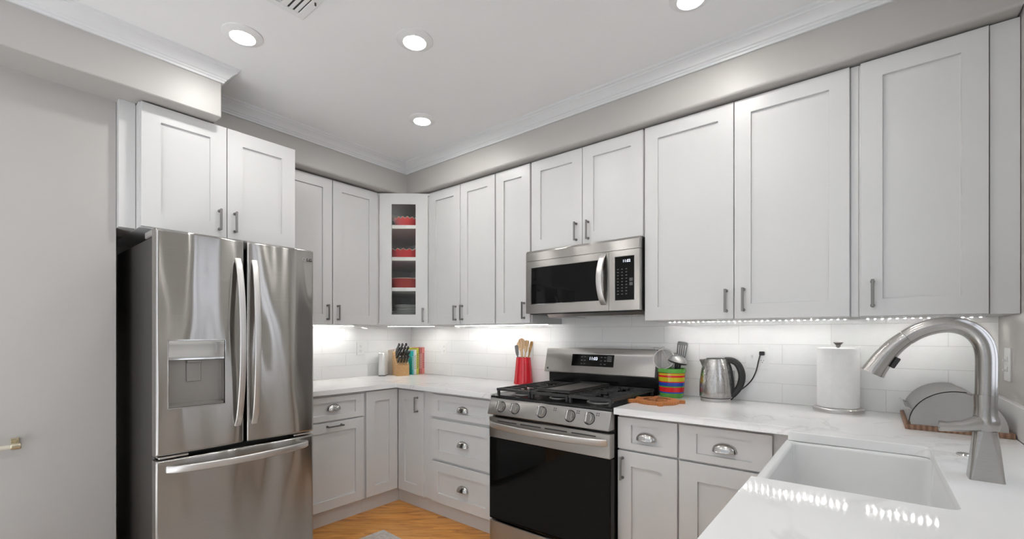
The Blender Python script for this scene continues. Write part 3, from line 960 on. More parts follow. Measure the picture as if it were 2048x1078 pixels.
# ================================================================== FAUCET
FX, FY = 3.762, -1.095
t = thing('kitchen_faucet', 'brushed nickel pull-down faucet with a tall arc beside the sink', 'faucet', (FX, FY, CT))
mb = MB()
def sq(cx, cy, a, b, r, z, n=5): return (rrect(cx - a, cy - b, cx + a, cy + b, r, n), z)
rings = [sq(FX, FY, 0.033, 0.031, 0.006, CT), sq(FX, FY, 0.0325, 0.0305, 0.008, CT + 0.006), sq(FX, FY, 0.028, 0.027, 0.010, CT + 0.06), sq(FX, FY, 0.0235, 0.0235, 0.015, CT + 0.115), sq(FX, FY, 0.022, 0.022, 0.016, CT + 0.128)]
loft(rings).build('base', M['nickelF'], t, smooth=45)
mb = MB(); mb.lathe([(0.0, 0.120), (0.018, 0.122), (0.0265, 0.132), (0.029, 0.146), (0.027, 0.158), (0.0235, 0.168), (0.0225, 0.19), (0.0235, 0.222), (0.0, 0.222)], 32, Matrix.Translation((FX, FY, CT)))
mb.build('valve_body', M['nickelF'], t, smooth=50)
mb = MB()
mb.tube([(FX + 0.012, FY - 0.004, CT + 0.150), (FX - 0.015, FY - 0.012, CT + 0.146), (FX - 0.045, FY - 0.018, CT + 0.137), (FX - 0.075, FY - 0.021, CT + 0.133), (FX - 0.090, FY - 0.022, CT + 0.133), (FX - 0.0915, FY - 0.022, CT + 0.133)], [0.024, 0.022, 0.0155, 0.0135, 0.0145, 0.0125], 20, sq=0.8)
mb.build('lever_handle', M['nickelF'], t, smooth=50)
def bez(p, n=10):
    """smooth curve through points (Catmull-Rom)"""
    p = [Vector(q) for q in p]; out = []
    for i in range(len(p) - 1):
        a, b, c, d = p[max(i - 1, 0)], p[i], p[i + 1], p[min(i + 2, len(p) - 1)]
        for k in range(n):
            u = k / n
            out.append(0.5 * ((2 * b) + (c - a) * u + (2 * a - 5 * b + 4 * c - d) * u * u + (3 * b - a - 3 * c + d) * u ** 3))
    out.append(p[-1])
    return out
arc = bez([(FX + 0.001, FY, CT + 0.2205), (FX + 0.002, FY, 1.235), (FX + 0.001, FY, 1.285), (FX - 0.008, FY, 1.320), (FX - 0.030, FY, 1.347), (FX - 0.062, FY, 1.3595), (FX - 0.096, FY, 1.357), (FX - 0.130, FY, 1.343), (FX - 0.155, FY, 1.325)], 8)
mb = MB(); mb.tube(arc, 0.0215, 28); mb.build('spout_arc', M['nickelF'], t, smooth=60)
hd = bez([(FX - 0.156, FY, 1.3245), (FX - 0.180, FY, 1.301), (FX - 0.203, FY, 1.270), (FX - 0.221, FY, 1.239), (FX - 0.231, FY, 1.220)], 6)
nh = len(hd)
mb = MB(); mb.tube(hd, [0.0208 + 0.0085 * (i / (nh - 1)) ** 1.0 for i in range(nh)], 28)
sp = mb.build('spray_head', M['nickelF'], t, smooth=60)
mb = MB()
dv = Vector((0.55, 0, 1)).normalized()
mbas = basis((FX - 0.180, FY - 0.006, 1.252), Yv, dv, Yv.cross(dv))
mb.box((-0.008, -0.016, -0.006), (0.008, 0.016, 0.006), 0.002, mbas)
mb.build('spray_button', M['black'], sp, 'black spray button')

o = MB().lathe([(0.0, 0.0), (0.020, 0.0), (0.0215, 0.002), (0.019, 0.006), (0.0, 0.0075)], 32).build('sink_air_button', M['chrome'])
o.location = (3.758, -0.800, CT)
tag(o, 'small round chrome button set in the counter behind the faucet base', 'button')

# ================================================================== FRIDGE
FXF = 1.0
t = thing('refrigerator', 'stainless french-door refrigerator with water dispenser, freezer drawer below', 'refrigerator', (0.55, -1.857, 0))
mb = MB(); mb.box((0.17, -2.222, 0.03), (0.915, -1.494, 1.795), 0.006); mb.build('case', M['fridgeside'], t, 'dark grey case')
for x in (0.24, 0.85):
    for y in (-2.17, -1.55):
        mb = MB(); mb.lathe([(0.0, 0.0), (0.02, 0.0), (0.02, 0.03), (0.0, 0.03)], 16, Matrix.Translation((x, y, 0.0)))
        mb.build('foot', M['black'], t)
mb = MB(); mb.box((0.915, -2.215, 0.06), (0.93, -1.50, 1.79)); mb.build('door_gasket', M['gap'], t)
def front_panel(name, y0, y1, z0, z1, hole=None, bulge=0.010, r=0.014, xb=0.932, mat='steelV', hdepth=0.055):
    offs = [0, 0.0016, 0.004, 0.008, 0.0135]
    ys = set([y0 + o for o in offs] + [y1 - o for o in offs]); zs = set([z0 + o for o in offs] + [z1 - o for o in offs])
    ny, nz = 14, 14
    for i in range(1, ny): ys.add(y0 + 0.0135 + (y1 - y0 - 0.027) * i / ny)
    for i in range(1, nz): zs.add(z0 + 0.0135 + (z1 - z0 - 0.027) * i / nz)
    if hole:
        ys = {v for v in ys if min(abs(v - hole[0]), abs(v - hole[1])) > 0.004} | {hole[0], hole[1]}
        zs = {v for v in zs if min(abs(v - hole[2]), abs(v - hole[3])) > 0.004} | {hole[2], hole[3]}
    ys, zs = sorted(ys), sorted(zs)
    yc, hw = (y0 + y1) / 2, (y1 - y0) / 2
    def xf(y, z):
        x = FXF - bulge * ((y - yc) / hw) ** 2
        for d in (y - y0, y1 - y, z - z0, z1 - z):
            if d < r: x -= r * 0.8 - math.sqrt(max(0, r * r - (r - d) ** 2)) * 0.8
        return x
    bm = bmesh.new()
    g = [[bm.verts.new((xf(y, z), y, z)) for z in zs] for y in ys]
    for i in range(len(ys) - 1):
        for j in range(len(zs) - 1):
            if hole and hole[0] <= (ys[i] + ys[i + 1]) / 2 <= hole[1] and hole[2] <= (zs[j] + zs[j + 1]) / 2 <= hole[3]: continue
            bm.faces.new([g[i][j], g[i + 1][j], g[i + 1][j + 1], g[i][j + 1]])
    be = [e for e in bm.edges if len(e.link_faces) == 1]
    inner = []
    for e in be:
        c = (e.verts[0].co + e.verts[1].co) / 2
        inner.append(bool(hole) and hole[0] - 1e-4 <= c.y <= hole[1] + 1e-4 and hole[2] - 1e-4 <= c.z <= hole[3] + 1e-4)
    for sel, xd in ((False, xb), (True, FXF - hdepth)):
        es = [e for e, q in zip(be, inner) if q == sel]
        if not es: continue
        ret = bmesh.ops.extrude_edge_only(bm, edges=es)
        for v in ret['geom']:
            if isinstance(v, bmesh.types.BMVert): v.co.x = xd
    bm.verts.ensure_lookup_table()
    loose = [v for v in bm.verts if not v.link_faces]
    bmesh.ops.delete(bm, geom=loose, context='VERTS')
    mb = MB(); mb.bm.free(); mb.bm = bm
    return mb.build(name, M[mat], t, smooth=40)
HY0, HY1, HZ0, HZ1 = -2.181, -1.950, 0.990, 1.306
dl = front_panel('left_door', -2.2285, -1.858, 0.772, 1.822, (HY0, HY1, HZ0, HZ1))
drr = front_panel('right_door', -1.846, -1.487, 0.772, 1.822)
fz = front_panel('freezer_drawer', -2.2285, -1.487, 0.06, 0.752, bulge=0.012)
# dispenser: recess, sloping mirror panel, paddle
M['disp'] = simple('satin_grey_recess', (0.34, 0.325, 0.305), 0.38, 0.7, noise=0.01)
mb = MB()
xr = FXF - 0.055
mb.box((xr - 0.002, HY0, HZ0), (xr, HY1, HZ1))
mb.prism([(FXF - 0.013, HZ0), (FXF - 0.013, HZ0 + 0.007), (xr, HZ0 + 0.016), (xr, HZ0)], HY0 + 0.002, HY1 - 0.002, Matrix(((1, 0, 0, 0), (0, 0, 1, 0), (0, 1, 0, 0), (0, 0, 0, 1))))
mb.build('dispenser_recess', M['disp'], dl, 'satin grey dispenser recess')
mb = MB()
prof = [(FXF - 0.030, HZ1 - 0.001), (FXF - 0.006, HZ1 - 0.001), (FXF - 0.0075, 1.285), (FXF - 0.0070, 1.260), (FXF - 0.0085, 1.235), (FXF - 0.0080, 1.214), (FXF - 0.012, 1.211), (FXF - 0.030, 1.211)]
mb.prism(prof, HY0 + 0.001, HY1 - 0.001, Matrix(((1, 0, 0, 0), (0, 0, 1, 0), (0, 1, 0, 0), (0, 0, 0, 1))))
mb.build('control_panel', M['chrome'], dl, 'mirror-like dispenser control panel')
mb = MB(); mb.box((xr, -2.100, 1.105), (xr + 0.009, -2.040, 1.206), 0.002); mb.box((xr, -2.100, 1.196), (xr + 0.026, -2.040, 1.211), 0.003)
mb.build('paddle', M['disp'], dl, 'dispenser paddle')
mb = MB()
for a, b in (((HY0 - 0.004, HZ0 - 0.004), (HY1 + 0.004, HZ0)), ((HY0 - 0.004, HZ1), (HY1 + 0.004, HZ1 + 0.003)), ((HY0 - 0.004, HZ0), (HY0, HZ1)), ((HY1, HZ0), (HY1 + 0.004, HZ1))):
    yc = -2.043; hw = 0.185
    xx = FXF - 0.010 * (((a[0] + b[0]) / 2 - yc) / hw) ** 2
    mb.box((xx - 0.012, a[0], a[1]), (xx + 0.0018, b[0], b[1]), 0.0006)
mb.build('dispenser_bezel', M['chrome'], dl, 'thin bright bezel')
# handles: flat bars bowed away from the doors
def vhandle(par, y, z0, z1, lean):
    pts = []
    n = 24
    for i in range(n + 1):
        u = i / n
        z = z0 + (z1 - z0) * u
        s = math.sin(PI * u)
        pts.append((FXF - 0.004 + 0.062 * s ** 0.55, y + lean * s, z))
    mb = MB(); mb.ribbon(pts, (0, 1, 0), 0.030, 0.013)
    mb.build('door_handle', M['steelHandle'], par, 'pale satin bowed handle', smooth=50)
vhandle(dl, -1.892, 0.868, 1.722, 0.004)
vhandle(drr, -1.814, 0.868, 1.722, -0.004)
pts = []
for i in range(29):
    u = i / 28; s = math.sin(PI * u)
    pts.append((FXF - 0.006 + 0.072 * s ** 0.55, -2.185 + 0.655 * u, 0.707))
mb = MB(); mb.ribbon(pts, (0, 0, 1), 0.034, 0.016); mb.build('drawer_handle', M['steelHandle'], fz, 'pale satin bowed handle', smooth=50)
for y in (-2.226, -1.53):
    mb = MB(); mb.box((0.79, y, 1.795), (0.930, y + 0.04, 1.826), 0.004)
    mb.build('hinge_cover', M['steelHandle'], t)
for y0, y1 in ((-2.215, -2.10), (-1.60, -1.50)):
    mb = MB(); mb.box((0.90, y0, 0.757), (0.985, y1, 0.767), 0.002)
    mb.build('hinge_plate', M['steelHandle'], t)
mlogo = basis((FXF - 0.0035, -1.517, 1.762), Yv, Z3, X)
tm = text_mesh('LG', 0.026, mlogo); tm.build('lettering', M['logo'], drr, 'small dark lettering')
mb = MB(); ml2 = basis((FXF - 0.0035, -1.547, 1.763), Yv, Z3, X)
mb.tube([ml2 @ Vector((0.010 * math.cos(a), 0.010 * math.sin(a), 0.0005)) for a in [PI * 2 * i / 24 for i in range(25)]], 0.0010, 6)
mb.tube([ml2 @ Vector(p) for p in ((-0.001, 0.005, 0.0005), (-0.001, -0.004, 0.0005), (0.004, -0.004, 0.0005))], 0.0009, 6)
mb.build('emblem', M['steelHandle'], drr, 'small round emblem')

# ================================================================== RANGE
RX0, RX1 = 1.632, 2.476
rw = RX1 - RX0
t = thing('gas_range', 'stainless and black freestanding gas range under the microwave', 'range', ((RX0 + RX1) / 2, -0.3, 0))
mb = MB(); mb.box((RX0 + 0.004, -0.618, 0.03), (RX1 - 0.004, YW - 0.012, 0.925), 0.002)
for x in (RX0 + 0.06, RX1 - 0.06):
    for y in (-0.56, -0.02): mb.lathe([(0, 0), (0.018, 0), (0.018, 0.032), (0, 0.032)], 14, Matrix.Translation((x, y, 0)))
mb.build('body', M['enamel'], t)
YZ = lambda x0: Matrix(((0, 0, 1, 0), (1, 0, 0, 0), (0, 1, 0, 0), (0, 0, 0, 1)))    # local (y, z, x)
mb = MB(); mb.prism([(0.050, 0.925), (0.050, 0.950), (-0.640, 0.950), (-0.652, 0.945), (-0.652, 0.934), (-0.60, 0.925)], RX0, RX1, YZ(0), bev=0.002)
mb.build('cooktop', M['enamel'], t, 'black enamel cooktop')
mb = MB(); mb.prism([(-0.619, 0.925), (-0.619, 0.832), (-0.686, 0.832), (-0.690, 0.838), (-0.655, 0.930), (-0.650, 0.932)], RX0 + 0.002, RX1 - 0.002, YZ(0), bev=0.003)
cp = mb.build('control_panel', M['steelH'], t, 'sloping stainless control panel', smooth=30)
pn = Vector((0, -0.092, -0.035)); slope = Vector((0, -0.035, -0.092)).normalized(); pnorm = Vector((0, -slope.z, slope.y)) if False else Vector((0, -0.935, 0.356)).normalized()
up = Vector((0, 0.356, 0.935)).normalized()
for i, x in enumerate((1.736, 1.846, 2.041, 2.232, 2.352)):
    c = Vector((x, -0.6725, 0.884))
    m = basis(c, X, up, pnorm)
    mb = MB()
    mb.lathe([(0.0, 0.0), (0.031, 0.0), (0.031, 0.004), (0.0285, 0.007), (0.0275, 0.018), (0.026, 0.021), (0.0, 0.021)], 36, m)
    mb.box((-0.0075, -0.0265, 0.018), (0.0075, 0.0265, 0.044), 0.004, m, 2)
    mb.build('knob', M['nickelcup'], cp, 'steel burner knob', smooth=45)
    mb = MB(); mb.lathe([(0.031, 0.0003), (0.0345, 0.0003), (0.0345, 0.0012), (0.031, 0.0012)], 36, m); mb.build('knob_ring', M['black'], cp)
mb = MB()
for x in (2.128, 2.278, 2.398):
    m = basis((x, -0.665, 0.907), X, up, pnorm)
    for dx in (-0.008, 0.004):
        for dz in (-0.006, 0.005): mb.box((dx, dz, 0.0), (dx + 0.007, dz + 0.006, 0.0006), mat=m)
mb.build('panel_print', M['mark'], cp)
# oven door
mb = MB()
mb.box((RX0 + 0.001, -0.672, 0.684), (RX1 - 0.001, -0.622, 0.814), 0.004)
od = mb.build('oven_door', M['steelH'], t, 'stainless oven door rail')
mb = MB(); mb.box((RX0 + 0.001, -0.670, 0.172), (RX1 - 0.001, -0.622, 0.6835), 0.004); mb.build('oven_window', M['blackgl'], od, 'black glass oven window')
mb = MB()
for i in range(4):
    x0 = RX0 + 0.075 + i * 0.178
    mb.box((x0, -0.6727, 0.790), (x0 + 0.150, -0.671, 0.797))
mb.build('door_vents', M['slot'], od)
pts = []
for i in range(33):
    u = i / 32; s = math.sin(PI * u)
    pts.append((RX0 + 0.012 + (rw - 0.035) * u, -0.668 - 0.052 * s ** 0.5, 0.768 - 0.004 * s))
mb = MB(); mb.ribbon(pts, (0, -0.25, 1), 0.040, 0.016); mb.build('oven_handle', M['steelHandle'], od, 'wide bowed satin handle', smooth=50)
mb = MB(); mb.box((RX0 + 0.001, -0.668, 0.035), (RX1 - 0.001, -0.622, 0.160), 0.004); mb.build('storage_drawer', M['steelH'], t, 'stainless lower drawer')
# backguard
mb = MB(); mb.prism([(YW - 0.014, 0.925), (YW - 0.014, 1.236), (0.000, 1.236), (-0.004, 1.070), (0.004, 1.062), (0.004, 0.925)], RX0 + 0.004, RX1 - 0.004, YZ(0), bev=0.002)
bg = mb.build('backguard', M['enamel'], t)
mb = MB(); mb.prism([(0.010, 1.236), (0.010, 1.066), (-0.046, 1.060), (-0.050, 1.066), (-0.012, 1.232), (-0.006, 1.238)], RX0 - 0.004, RX1 - 0.008, YZ(0), bev=0.002)
bp_ = mb.build('backguard_panel', M['steelH'], t, 'sloping stainless backguard panel')
bup = Vector((0, 0.038, 0.166)).normalized(); bn = Vector((0, -bup.z, bup.y))
mdis = basis(Vector((2.018, -0.030, 1.1535)), X, bup, bn)
mb = MB(); mb.box((-0.163, -0.042, -0.002), (0.163, 0.042, 0.0012), 0.0008, mdis); dis = mb.build('display', M['blackgl'], bp_, 'black glass display')
m = mdis @ Matrix.Translation((0.008, 0.012, 0.0016)); text_mesh('11:03', 0.030, m, 0.0002).build('clock', M['lcd'], bp_, 'pale blue clock digits')
mb = MB()
for dx in (-0.09, -0.066, 0.062, 0.090):
    for dz in (0.024, 0.0, -0.024): mb.box((dx, dz - 0.004, 0.0012), (dx + 0.014, dz + 0.003, 0.0015), mat=mdis)
for dz in (0.028, 0.014, 0.0): mb.box((0.112, dz - 0.005, 0.0012), (0.146, dz + 0.005, 0.0015), mat=mdis)
mb.build('key_print', M['mark'], bp_)
ml = basis(Vector((1.682, -0.0445, 1.086)), X, bup, bn); text_mesh('LG', 0.024, ml).build('lettering', M['logo'], bp_, 'small dark lettering')
mb = MB(); ml2 = basis(Vector((1.655, -0.0445, 1.087)), X, bup, bn)
mb.lathe([(0.0, 0.0), (0.008, 0.0), (0.008, 0.001), (0.0, 0.001)], 20, ml2); mb.build('emblem', M['logo'], bp_, 'small round emblem')
# burners, grates, griddle
gz = 0.950
for x, y, r in ((1.775, -0.50, 0.045), (1.775, -0.16, 0.038), (2.325, -0.50, 0.050), (2.325, -0.16, 0.036), (2.05, -0.50, 0.040)):
    mb = MB(); mt = Matrix.Translation((x, y, gz))
    mb.lathe([(0.0, 0.0), (r * 1.25, 0.0), (r * 1.2, 0.006), (r * 1.05, 0.010), (r * 1.05, 0.014), (r, 0.020), (0.0, 0.021)], 28, mt)
    mb.build('burner', M['iron'], t)
    mb = MB(); mb.lathe([(r * 1.30, 0.0005), (r * 1.5, 0.0005), (r * 1.5, 0.003), (r * 1.30, 0.003)], 28, mt); mb.build('burner_ring', M['steelHandle'], t, 'bright burner ring')
def grate(x0, x1, fingers):
    mb = MB(); y0, y1 = -0.615, -0.035
    zt, zb = gz + 0.040, gz + 0.026
    def bar(a, b, w=0.011):
        a, b = Vector(a), Vector(b)
        d = (b - a).normalized(); s = Vector((-d.y, d.x, 0))
        mm = basis(a, d, s, Z3)
        L = (b - a).length
        mb.prism([(-w / 2, 0), (w / 2, 0), (w / 2 - 0.0015, zt - zb), (-w / 2 + 0.0015, zt - zb)], 0, L, Matrix(((0, 0, 1, 0), (1, 0, 0, 0), (0, 1, 0, 0), (0, 0, 0, 1))) if False else mm @ Matrix(((0, 0, 1, 0), (1, 0, 0, 0), (0, 1, 0, 0), (0, 0, 0, 1))))
    for y in (y0, y1): bar((x0, y, zb), (x1, y, zb), 0.016)
    for x in (x0, x1): bar((x, y0, zb), (x, y1, zb), 0.014)
    ym = (y0 + y1) / 2; bar((x0, ym, zb), (x1, ym, zb))
    xm = (x0 + x1) / 2
    if fingers:
        for k in range(8):
            y = y0 + (y1 - y0) * (k + 0.5) / 8
            L = (x1 - x0) * (0.33 if k % 4 in (1, 2) else 0.42)
            bar((x0, y, zb), (x0 + L, y, zb), 0.009); bar((x1 - L, y, zb), (x1, y, zb), 0.009)
        for yc in (y0 + (y1 - y0) * 0.25, y0 + (y1 - y0) * 0.75):
            for sx in (-1, 1):
                for sy in (-1, 1):
                    bar((xm + sx * 0.028, yc + sy * 0.028, zb), (xm + sx * 0.075, yc + sy * 0.075, zb), 0.010)
    for x in (x0 + 0.008, x1 - 0.008):
        for y in (y0 + 0.004, ym, y1 - 0.004): mb.box((x - 0.007, y - 0.007, gz + 0.0005), (x + 0.007, y + 0.007, zb + 0.002))
    mb.build('grate', M['iron'], t, 'black cast iron grate')
grate(RX0 + 0.022, RX0 + 0.285, True)
grate(RX0 + 0.292, RX1 - 0.292, False)
grate(RX1 - 0.285, RX1 - 0.022, True)
t2 = thing('griddle', 'flat dark griddle plate lying on the middle grate of the range', 'griddle', (2.05, -0.30, gz + 0.0405))
gx0, gx1, gy0, gy1, gz0 = 1.935, 2.165, -0.565, -0.060, gz + 0.0405
mb = MB(); mb.box((gx0, gy0, gz0), (gx1, gy1, gz0 + 0.006), 0.001); mb.build('plate', M['griddle'], t2)
mb = MB()
for a, b in (((gx0, gy0), (gx1, gy0 + 0.008)), ((gx0, gy1 - 0.008), (gx1, gy1)), ((gx0, gy0 + 0.008), (gx0 + 0.008, gy1 - 0.008)), ((gx1 - 0.008, gy0 + 0.008), (gx1, gy1 - 0.008))):
    mb.box((a[0], a[1], gz0 + 0.004), (b[0], b[1], gz0 + 0.017), 0.002)
mb.build('raised_rim', M['iron'], t2)

# ================================================================== MICROWAVE
MX0, MX1, MZ0, MZ1, MY = 1.7105, 2.511, 1.468, 1.8925, -0.385
t = thing('microwave', 'stainless over-the-range microwave with a black window', 'microwave', ((MX0 + MX1) / 2, -0.15, MZ0))
mb = MB(); mb.box((MX0 + 0.003, YW - 0.010, MZ0), (MX1 - 0.003, -0.340, MZ1), 0.002); mb.build('body', M['black'], t)
mb = MB(); mb.prism([(-0.341, MZ1), (-0.341, 1.824), (MY, 1.824), (MY, MZ1 - 0.014), (MY + 0.012, MZ1)], MX0, MX1, YZ(0), bev=0.0015); mb.build('vent_grille', M['steelH'], t, 'stainless top strip')
xd = 2.322
wx0, wx1, wz0, wz1 = 1.755, 2.277, 1.536, 1.778
mb = MB()
def frame(x0, x1, z0, z1, a0, a1, b0, b1, y0, y1):
    mb.box((x0, y0, z0), (x1, y1, b0)); mb.box((x0, y0, b1), (x1, y1, z1)); mb.box((x0, y0, b0), (a0, y1, b1)); mb.box((a1, y0, b0), (x1, y1, b1))
frame(MX0, xd, MZ0 + 0.006, 1.8215, wx0, wx1, wz0, wz1, -0.341, MY)
md = mb.build('door', M['steelH'], t, 'stainless microwave door')
mb = MB(); mb.box((wx0 - 0.001, -0.345, wz0 - 0.001), (wx1 + 0.001, MY + 0.003, wz1 + 0.001)); mb.build('window', M['blackgl'], md, 'black glass window')
mb = MB()
for a, b in (((wx0 - 0.003, wz0 - 0.003), (wx1 + 0.003, wz0)), ((wx0 - 0.003, wz1), (wx1 + 0.003, wz1 + 0.003)), ((wx0 - 0.003, wz0), (wx0, wz1)), ((wx1, wz0), (wx1 + 0.003, wz1))):
    mb.box((a[0], MY - 0.0015, a[1]), (b[0], MY + 0.002, b[1]))
mb.build('window_bezel', M['chrome'], md)
pts = []
for i in range(21):
    u = i / 20; s = math.sin(PI * u)
    pts.append((2.288 - 0.010 * s, MY + 0.002 - 0.045 * s ** 0.6, 1.513 + 0.297 * u))
mb = MB(); mb.ribbon(pts, (1, 0, 0), 0.036, 0.012); mb.build('handle', M['steelHandle'], md, 'bowed satin handle', smooth=50)
kx0, kx1, kz0, kz1 = 2.362, 2.480, 1.532, 1.784
mb = MB(); frame(xd + 0.002, MX1, MZ0 + 0.006, 1.8215, kx0, kx1, kz0, kz1, -0.341, MY); kp = mb.build('control_panel', M['steelH'], t, 'stainless control panel')
mb = MB(); mb.box((kx0 - 0.001, -0.345, kz0 - 0.001), (kx1 + 0.001, MY + 0.002, kz1 + 0.001)); mb.build('keypad', M['blackgl'], kp, 'black keypad')
mb = MB()
for a, b in (((kx0 - 0.003, kz0 - 0.003), (kx1 + 0.003, kz0)), ((kx0 - 0.003, kz1), (kx1 + 0.003, kz1 + 0.003)), ((kx0 - 0.003, kz0), (kx0, kz1)), ((kx1, kz0), (kx1 + 0.003, kz1))):
    mb.box((a[0], MY - 0.0015, a[1]), (b[0], MY + 0.002, b[1]))
mb.build('keypad_bezel', M['chrome'], kp)
mk = basis(Vector((2.432, MY + 0.0018, 1.757)), X, Z3, -Yv); text_mesh('11:02', 0.022, mk, 0.0002).build('clock', M['lcd'], kp, 'pale blue clock digits')
mb = MB()
for r_ in range(9):
    for c_ in range(3):
        x = kx0 + 0.012 + c_ * 0.026; z = kz1 - 0.075 - r_ * 0.018
        mb.box((x, MY + 0.0012, z), (x + 0.010, MY + 0.002, z + 0.005))
for z in (1.615, 1.640): mb.box((kx1 - 0.030, MY + 0.0012, z), (kx1 - 0.010, MY + 0.002, z + 0.018))
mb.build('key_print', M['mark'], kp)
# underside: lamp, grease filters, fan cover
mb = MB(); mb.prism([(-0.325, MZ0), (-0.30, MZ0 - 0.018), (-0.06, MZ0 - 0.018), (-0.03, MZ0)], MX0 + 0.13, MX1 - 0.005, YZ(0)); mb.build('underside', M['steelHandle'], t)
for x0, x1 in ((1.82, 2.00), (2.28, 2.47)):
    mb = MB(); mb.box((x0, -0.27, MZ0 - 0.022), (x1, -0.09, MZ0 - 0.0175), 0.001); mb.build('grease_filter', M['nickel'], t)
mb = MB(); mb.box((1.98, -0.305, MZ0 - 0.014), (2.24, -0.285, MZ0 - 0.001)); mb.build('air_slot', M['black'], t)
# ================================================================== WALL PLATES
def receptacle(t, m, dz):
    mb = MB(); mb.prism(rrect(-0.0165, dz - 0.014, 0.0165, dz + 0.014, 0.009), 0.004, 0.0062, m); f = mb.build('socket_face', M['white'], t)
    mb = MB()
    for dx, h in ((-0.006, 0.007), (0.006, 0.0085)): mb.box((dx - 0.0011, dz + 0.001 - h / 2 + 0.002, 0.006), (dx + 0.0011, dz + 0.001 + h / 2 + 0.002, 0.0066), mat=m)
    mb.lathe([(0, 0.006), (0.0024, 0.006), (0.0024, 0.0066), (0, 0.0066)], 10, m @ Matrix.Translation((0, dz - 0.008, 0)))
    mb.build('slots', M['slot'], f)
def outlet(O, face, label):
    t = thing('wall_outlet', label, 'outlet', O, 0, 'white wall outlets')
    m = basis(O, face[0], Z3, face[1])
    mb = MB(); mb.prism(rrect(-0.037, -0.060, 0.037, 0.060, 0.003, 2), 0.0, 0.005, m, bev=0.0015); mb.build('cover_plate', M['white'], t)
    for dz in (0.021, -0.021): receptacle(t, m, dz)
outlet((XW + 0.008, -0.505, 1.207), FB, 'white duplex outlet on the left tiled wall, left of the knife block')
outlet((0.411, YW - 0.008, 1.203), FA, 'white duplex outlet on the back tiled wall, right of the books')
outlet((1.405, YW - 0.008, 1.203), FA, 'white outlet plate half hidden behind the wooden spoons')
O = (3.020, YW - 0.008, 1.205)
t = thing('switch_and_outlet_plate', 'double white plate with a switch and an outlet, behind the kettle', 'outlet', O, 0)
m = basis(O, X, Z3, -Yv)
mb = MB(); mb.prism(rrect(-0.060, -0.064, 0.060, 0.064, 0.003, 2), 0.0, 0.005, m, bev=0.0015); mb.build('cover_plate', M['white'], t)
mb = MB(); mb.box((-0.032, -0.012, 0.004), (-0.020, 0.012, 0.007), 0.001, m); mb.box((-0.029, -0.001, 0.006), (-0.023, 0.009, 0.016), 0.001, m); mb.build('toggle', M['white'], t)
m3 = m @ Matrix.Translation((0.027, 0, 0))
for dz in (0.021, -0.021): receptacle(t, m3, dz)
FRt = (Yv * -1, X * -1)
O = (XR, -0.125, 1.212)
t = thing('light_switch', 'narrow white plate with two toggle switches on the right wall', 'light switch', O, 0)
m = basis(O, Yv * -1, Z3, X * -1)
mb = MB(); mb.prism(rrect(-0.050, -0.067, 0.050, 0.067, 0.003, 2), 0.0, 0.005, m, bev=0.0015); mb.build('cover_plate', M['white'], t)
for dz in (0.022, -0.018):
    mb = MB(); mb.box((-0.016, dz - 0.011, 0.0045), (0.016, dz + 0.011, 0.0075), 0.001, m); mb.box((-0.006, dz - 0.009, 0.006), (0.006, dz - 0.001, 0.017), 0.001, m)
    mb.build('toggle', M['white'], t)

# kettle cord with its plug
t = thing('power_cord', 'black power cord from the kettle plugged into the wall outlet', 'cord', (2.93, 0.0, CT))
px, py, pz = 3.047, YW - 0.0135, 1.226
mb = MB(); mb.box((px - 0.013, py - 0.024, pz - 0.010), (px + 0.013, py, pz + 0.012), 0.003); mb.build('plug', M['black'], t)
cp_ = bez([(px - 0.008, py - 0.018, pz - 0.008), (px - 0.016, py - 0.022, pz - 0.045), (px - 0.028, py - 0.022, pz - 0.100), (px - 0.050, py - 0.020, pz - 0.150), (px - 0.088, py - 0.016, pz - 0.195), (px - 0.135, py - 0.016, pz - 0.235), (px - 0.150, py - 0.030, CT + 0.006), (px - 0.170, py - 0.05, CT + 0.0045)], 8)
mb = MB(); mb.tube(cp_, 0.0036, 10); mb.build('cable', M['black'], t)

# ================================================================== COUNTER ITEMS
# kettle
KX, KY = 2.826, -0.050
t = thing('electric_kettle', 'stainless electric kettle with a black loop handle', 'kettle', (KX, KY, CT))
mk = Matrix.Translation((KX, KY, CT))
mb = MB(); mb.lathe([(0.0, 0.0), (0.078, 0.0), (0.079, 0.004), (0.079, 0.018), (0.0, 0.018)], 48, mk); mb.build('power_base', M['steelHandle'], t, 'silver power base')
mb = MB(); mb.lathe([(0.0, 0.018), (0.081, 0.018), (0.081, 0.022), (0.0, 0.022)], 48, mk); mb.build('seam_ring', M['black'], t)
prof = [(0.0, 0.0225), (0.082, 0.0225), (0.0845, 0.027), (0.0860, 0.05), (0.0855, 0.055)]
mb = MB(); mb.lathe(prof + [(0.0, 0.055)], 64, mk); mb.build('lower_band', M['kettle'], t)
mb = MB(); mb.lathe([(0.0, 0.056), (0.0858, 0.056), (0.0850, 0.09), (0.0815, 0.13), (0.0755, 0.175), (0.0670, 0.215), (0.0600, 0.236), (0.0585, 0.240), (0.0, 0.240)], 64, mk); mb.build('body', M['kettle'], t)
mb = MB(); mb.lathe([(0.0, 0.240), (0.050, 0.240), (0.046, 0.245), (0.0, 0.246)], 40, mk); mb.build('lid', M['black'], t)
kd = Vector((0.93, 0.30, 0)).normalized(); ks = Vector((-kd.y, kd.x, 0))
mh = basis((KX, KY, CT), kd, Z3, kd.cross(Z3))
hp = bez([(0.048, 0.234, 0), (0.085, 0.232, 0), (0.115, 0.212, 0), (0.134, 0.170, 0), (0.136, 0.125, 0), (0.122, 0.080, 0), (0.098, 0.045, 0), (0.083, 0.030, 0)], 6)
n = len(hp)
mb = MB(); mb.tube([mh @ p for p in hp], [0.016 + 0.003 * math.sin(PI * i / (n - 1)) for i in range(n)], 14, sq=0.8)
